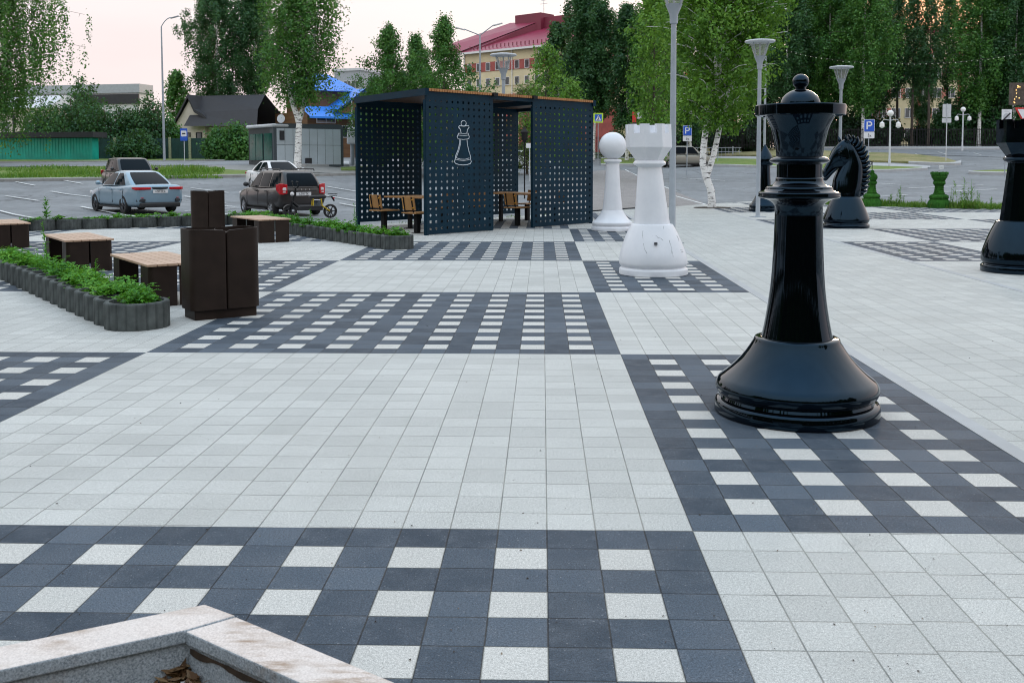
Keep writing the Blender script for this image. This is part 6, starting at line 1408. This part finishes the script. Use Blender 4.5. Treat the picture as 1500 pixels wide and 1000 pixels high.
# street birches on the other side
make_tree('birch', 'mature white trunked birch forking in front of the grey kiosk', loc(436, 64.5), 12.6, 2.35, 61, 'leaf_mid', h0=.37, nl=50, per=36, size=.14, sig=(.30, .30, .28), droop=.75, r0=.24, rise=.85, step=6, env=env_oval, bend=.1,
          stems=[[(0, 0, 0), (.12, 0, 1.6), (.16, 0, 3.0), (-.35, 0, 4.6), (-.55, 0, 7.2), (-.7, 0, 12.2)], [(.16, 0, 3.0), (.55, .1, 4.4), (.95, .2, 7.0), (1.7, .2, 11.6)], [(-.2, 0, 4.0), (.35, .1, 6.5), (.5, .1, 11)]])
make_tree('birch', 'large dark birch behind the steep dark roof, nearest the street light', loc(322, 116), 19.5, 4.6, 62, 'leaf_dark', h0=.34, nl=84, per=74, size=.20, sig=(.34, .34, .32), droop=.9, r0=.2, rise=.7, step=6, env=env_tall, group='dark birches behind the steep roofed house')
make_tree('birch', 'large dark birch filling the gap between street birch and its dark neighbour', loc(376, 118), 20.0, 3.5, 63, 'leaf_dark', h0=.38, nl=76, per=74, size=.20, sig=(.34, .34, .32), droop=.9, r0=.2, rise=.7, step=6, env=env_tall, group='dark birches behind the steep roofed house')
make_tree('birch', 'smaller pale green birch beside the cream gable, under the large dark birch', loc(262, 118), 9.8, 1.7, 64, 'leaf_mid', h0=.45, nl=36, per=26, size=.25, sig=(.4, .4, .4), droop=.5, r0=.12, rise=.7, step=5, env=env_oval)
make_tree('weeping_birch', 'weeping birch with long hanging strands over the teal shed', loc(-16, 76), 15.5, 7.4, 65, 'leaf_mid', h0=.22, nl=140, per=72, size=.165, sig=(.24, .24, .6), droop=1.9, r0=.24, rise=.9, step=6, env=env_oval)
make_tree('weeping_birch', 'second weeping birch cut by the picture edge above the teal shed', loc(-75, 80), 14, 5.2, 66, 'leaf_mid', h0=.28, nl=90, per=64, size=.165, sig=(.26, .26, .6), droop=1.7, r0=.22, rise=.9, step=6, env=env_oval)
# shrubs
def shrub(name, label, px, d, Hh, R, seed, mat='leaf_dark', per=26, n=60, size=.24, group='dark shrubs behind fence and shed', sy=1.0):
    t = thing(name, label, 'shrub', loc(px, d), 0, group); q = random.Random(seed); b = MB(); cl = []
    for i in range(n):
        a = i*2.4; f = math.sqrt((i+.5)/n); x, y = R*f*math.cos(a), R*f*math.sin(a)*sy; top = Hh*(1-.55*f*f)*q.uniform(.75, 1.1)
        b.tube([(x*.2, y*.2, 0), (x*.7, y*.7, top*.5), (x, y, top*.92)], [.045, .03, .01], 4)
        for k in range(5): cl.append((x*(.45+.11*k*1.1), y*(.45+.11*k*1.1), top*(.12+.2*k+q.uniform(-.05, .05)), q.uniform(.8, 1.2)))
    b.build('stem', M['bark'], t); link('leaves', leaves_mesh('leaves', M[mat], cl, per, size, (.36, .36, .34), .15, seed), t); return t
for px, d, Hh, R, sd, mt, lb in ((110, 99, 6.8, 2.8, 71, 'leaf_dark', 'tall dark shrub at the end of the teal shed roof'), (150, 98, 5.6, 2.6, 72, 'leaf_dark', 'dark shrub with airy top between shed and fence'), (190, 100, 5.8, 2.6, 73, 'leaf_dark', 'dark shrub behind the middle of the green fence'), (222, 99, 6.6, 2.0, 74, 'leaf_dark', 'pointed dark shrub just beside the curved street light'),
                           (70, 101, 5.8, 2.8, 75, 'leaf_dark', 'dark shrub in front of the pale cottage'), (128, 104, 9.2, 2.0, 76, 'leaf_dark', 'airy topped tree rising over the grey hall roof'), (325, 90, 2.9, 1.6, 77, 'leaf_mid', 'green bush beside the house gable, behind the fence end'), (349, 89, 3.3, 1.6, 78, 'leaf_mid', 'green bush touching the glazed end of the kiosk'), (248, 101, 4.6, 1.6, 79, 'leaf_mid', 'low green bush at the house wall by the street light'), (200, 93.5, 2.6, 2.4, 80, 'leaf_dark', 'dark bush hanging over the front of the fence')):
    shrub('shrub', lb, px, d, Hh, R, sd, mt)
UG = 'undergrowth bushes along the iron fence'
pr = shrub('bush', 'dark bush behind the iron fence, beside the parking sign', 1256, 108, 4.6, 3.2, 85, 'leaf_deep', 30, 64, .3, UG, .6)
pr2 = shrub('bush', 'greener bush behind the iron fence, below the broad birch', 1420, 107, 6.4, 3.4, 86, 'leaf_dark', 26, 70, .3, UG, .6)
for k, px, d, s, r, lb in ((0, 1105, 108, 1., 1., 'dark bush behind the iron fence, behind the black bishop'), (0, 1155, 109, .9, 2., 'dark bush behind the iron fence, hidden behind the queen bell'), (0, 1205, 108, .95, 3., 'dark bush behind the iron fence, at the knight lamp'), (0, 1300, 111, .8, 4., 'dark bush behind the iron fence, right behind the first globe lamp'),
                           (1, 1385, 109, .85, 1.2, 'greener bush below the grey sign back'), (1, 1455, 106, .95, 2.3, 'greener bush behind the zone end sign'), (1, 1492, 108, 1.05, .6, 'greener bush behind the black rook crown'), (0, 1440, 113, 1.1, 5., 'dark bush deeper in the wood above the globe lamp'), (0, 1350, 113, .62, 2.6, 'low dark bush under the apartment windows'),
                           (0, 1060, 107, .8, .5, 'dark bush behind the young birch stems'), (0, 1010, 108, .85, 1.5, 'dark bush behind the guard rail end'), (0, 955, 109, .8, 2.5, 'dark bush behind the white rook crown'), (0, 900, 112, .62, 3.5, 'low dark bush behind the white pawn'), (0, 770, 97, .42, 1.1, 'clipped dark bush seen through the pavilion doorway'), (0, 1500, 118, 1.4, 1.9, 'tall dark bush at the picture edge deep in the wood')):
    dup((pr, pr2)[k], loc(px, d), r, lb, s)

# the wood on the other side of the square, behind the camera's spot (seen only in the lacquered pieces)
UB = 'birches on the unseen side of the square'; UH = 'bushes under the birches on the unseen side of the square'
k = 0
for row, (dd, st_) in enumerate(((33, 6.5), (39, 6.5), (46, 6.5))):
    for j in range(26):
        a = R_(98+j*st_+row*2.2); q = dd*(1+.12*rnd.random()); k += 1
        dup(proto[j % 2], (CX+math.sin(a)*q, CY+math.cos(a)*q, -.15), j*1.3, 'birch added out of view, darkening the reflections in the car windows', rnd.uniform(.85, 1.1), UB)
for j in range(30):
    a = R_(98+j*5.6); dup(pr, (CX+math.sin(a)*31, CY+math.cos(a)*31, -.15), j*1.1, 'bush added out of view, darkening the reflections in the car windows', (1., 1., .8), UH)
for j in range(13):  # row added out of view to darken what the car windows reflect
    a = R_(262+j*4.6); q = 66+rnd.uniform(-5, 8); x_, y_ = CX+math.sin(a)*q, CY+math.cos(a)*q
    dup(proto[j % 2], (x_, y_, terr(x_, y_)), j*1.7, 'birch added out of view, darkening the reflections in the car windows', rnd.uniform(.8, 1.0), UB)
    a += .04; x_, y_ = CX+math.sin(a)*(q-6), CY+math.cos(a)*(q-6); dup(pr, (x_, y_, terr(x_, y_)), j*1.1, 'bush added out of view, darkening the reflections in the car windows', (1., 1., .7), UH)
# ------------------------------------------------------------------ sky, sun, camera
SUN_AZ, SUN_EL = R_(20.8), R_(8.5)           # clockwise from +Y
w = bpy.data.worlds.new('World'); sc.world = w; w.use_nodes = True; nt = w.node_tree; nt.nodes.clear()
def N(t): return nt.nodes.new(t)
out = N('ShaderNodeOutputWorld'); add = N('ShaderNodeAddShader')
sky = N('ShaderNodeTexSky'); sky.sky_type = 'NISHITA'; sky.sun_disc = False; sky.sun_elevation = SUN_EL; sky.sun_rotation = SUN_AZ
try: sky.air_density = 1.2; sky.dust_density = 2.5; sky.ozone_density = 1.5
except Exception: pass
bg1 = N('ShaderNodeBackground'); bg1.inputs[1].default_value = .006; nt.links.new(sky.outputs[0], bg1.inputs[0])
tc = N('ShaderNodeTexCoord'); sep = N('ShaderNodeSeparateXYZ'); nt.links.new(tc.outputs['Generated'], sep.inputs[0])
cr = N('ShaderNodeValToRGB'); el = cr.color_ramp.elements
el[0].position = 0.; el[0].color = (.645, .553, .555, 1); el[1].position = 1.; el[1].color = (.66, .92, 1.18, 1)
for p, c in ((.10, (.655, .572, .572)), (.22, (.74, .69, .685)), (.45, (.88, .87, .88)), (.72, (.90, .95, 1.02))):
    e = el.new(p); e.color = c+(1,)
nt.links.new(sep.outputs[2], cr.inputs[0])
no = N('ShaderNodeTexNoise'); no.inputs['Scale'].default_value = 3.; no.inputs['Detail'].default_value = 4.; mp = N('ShaderNodeMapping'); mp.inputs['Scale'].default_value = (1, 1, 4); nt.links.new(tc.outputs['Generated'], mp.inputs[0]); nt.links.new(mp.outputs[0], no.inputs['Vector'])
mr = N('ShaderNodeMapRange'); mr.inputs[1].default_value = .3; mr.inputs[2].default_value = .7; mr.inputs[3].default_value = .94; mr.inputs[4].default_value = 1.04; nt.links.new(no.outputs[0], mr.inputs[0])
dp = N('ShaderNodeVectorMath'); dp.operation = 'DOT_PRODUCT'; nt.links.new(tc.outputs['Generated'], dp.inputs[0]); dp.inputs[1].default_value = (math.sin(SUN_AZ)*math.cos(SUN_EL), math.cos(SUN_AZ)*math.cos(SUN_EL), math.sin(SUN_EL))
pw2 = N('ShaderNodeMath'); pw2.operation = 'POWER'; pw2.use_clamp = False; mx0 = N('ShaderNodeMath'); mx0.operation = 'MAXIMUM'; nt.links.new(dp.outputs['Value'], mx0.inputs[0]); mx0.inputs[1].default_value = 0.; nt.links.new(mx0.outputs[0], pw2.inputs[0]); pw2.inputs[1].default_value = 320.
gm = N('ShaderNodeMix'); gm.data_type = 'RGBA'; gm.clamp_factor = True; nt.links.new(pw2.outputs[0], gm.inputs[0]); nt.links.new(cr.outputs[0], gm.inputs[6]); gm.inputs[7].default_value = (1.25, .58, .36, 1)     # low sun behind the wood
bg2 = N('ShaderNodeBackground'); nt.links.new(gm.outputs[2], bg2.inputs[0]); nt.links.new(mr.outputs[0], bg2.inputs[1])
nt.links.new(bg1.outputs[0], add.inputs[0]); nt.links.new(bg2.outputs[0], add.inputs[1]); nt.links.new(add.outputs[0], out.inputs[0])
L = bpy.data.lights.new('sun', 'SUN'); L.energy = .9; L.angle = R_(10); L.color = (1., .72, .50); so = bpy.data.objects.new('sun', L); col.objects.link(so)
dv = Vector((math.sin(SUN_AZ)*math.cos(SUN_EL), math.cos(SUN_AZ)*math.cos(SUN_EL), math.sin(SUN_EL))); so.rotation_euler = dv.to_track_quat('Z', 'Y').to_euler(); so.location = (0, 0, 40)
cam = bpy.data.cameras.new('camera'); co = bpy.data.objects.new('camera', cam); col.objects.link(co); sc.camera = co
cam.sensor_width = 36; cam.lens = F/1500*36; cam.shift_y = (PPY-500)/1500; cam.clip_end = 3000; cam.clip_start = .05
MW = Matrix.Identity(4)
for i in range(3): MW[i][0] = RA[i]; MW[i][1] = UA[i]; MW[i][2] = -_f0[i]; MW[i][3] = O[i]
co.matrix_world = MW
cam.dof.use_dof = True; cam.dof.focus_distance = 7.5; cam.dof.aperture_fstop = 9.0
vs_ = sc.view_settings; vs_.view_transform = 'Standard'; vs_.look = 'None'; vs_.exposure = .58; vs_.gamma = 1.
sc.cycles.max_bounces = 8; sc.cycles.transparent_max_bounces = 8; sc.cycles.use_denoising = True; sc.cycles.sample_clamp_indirect = 4.
sc.cycles.filter_width = 1.0
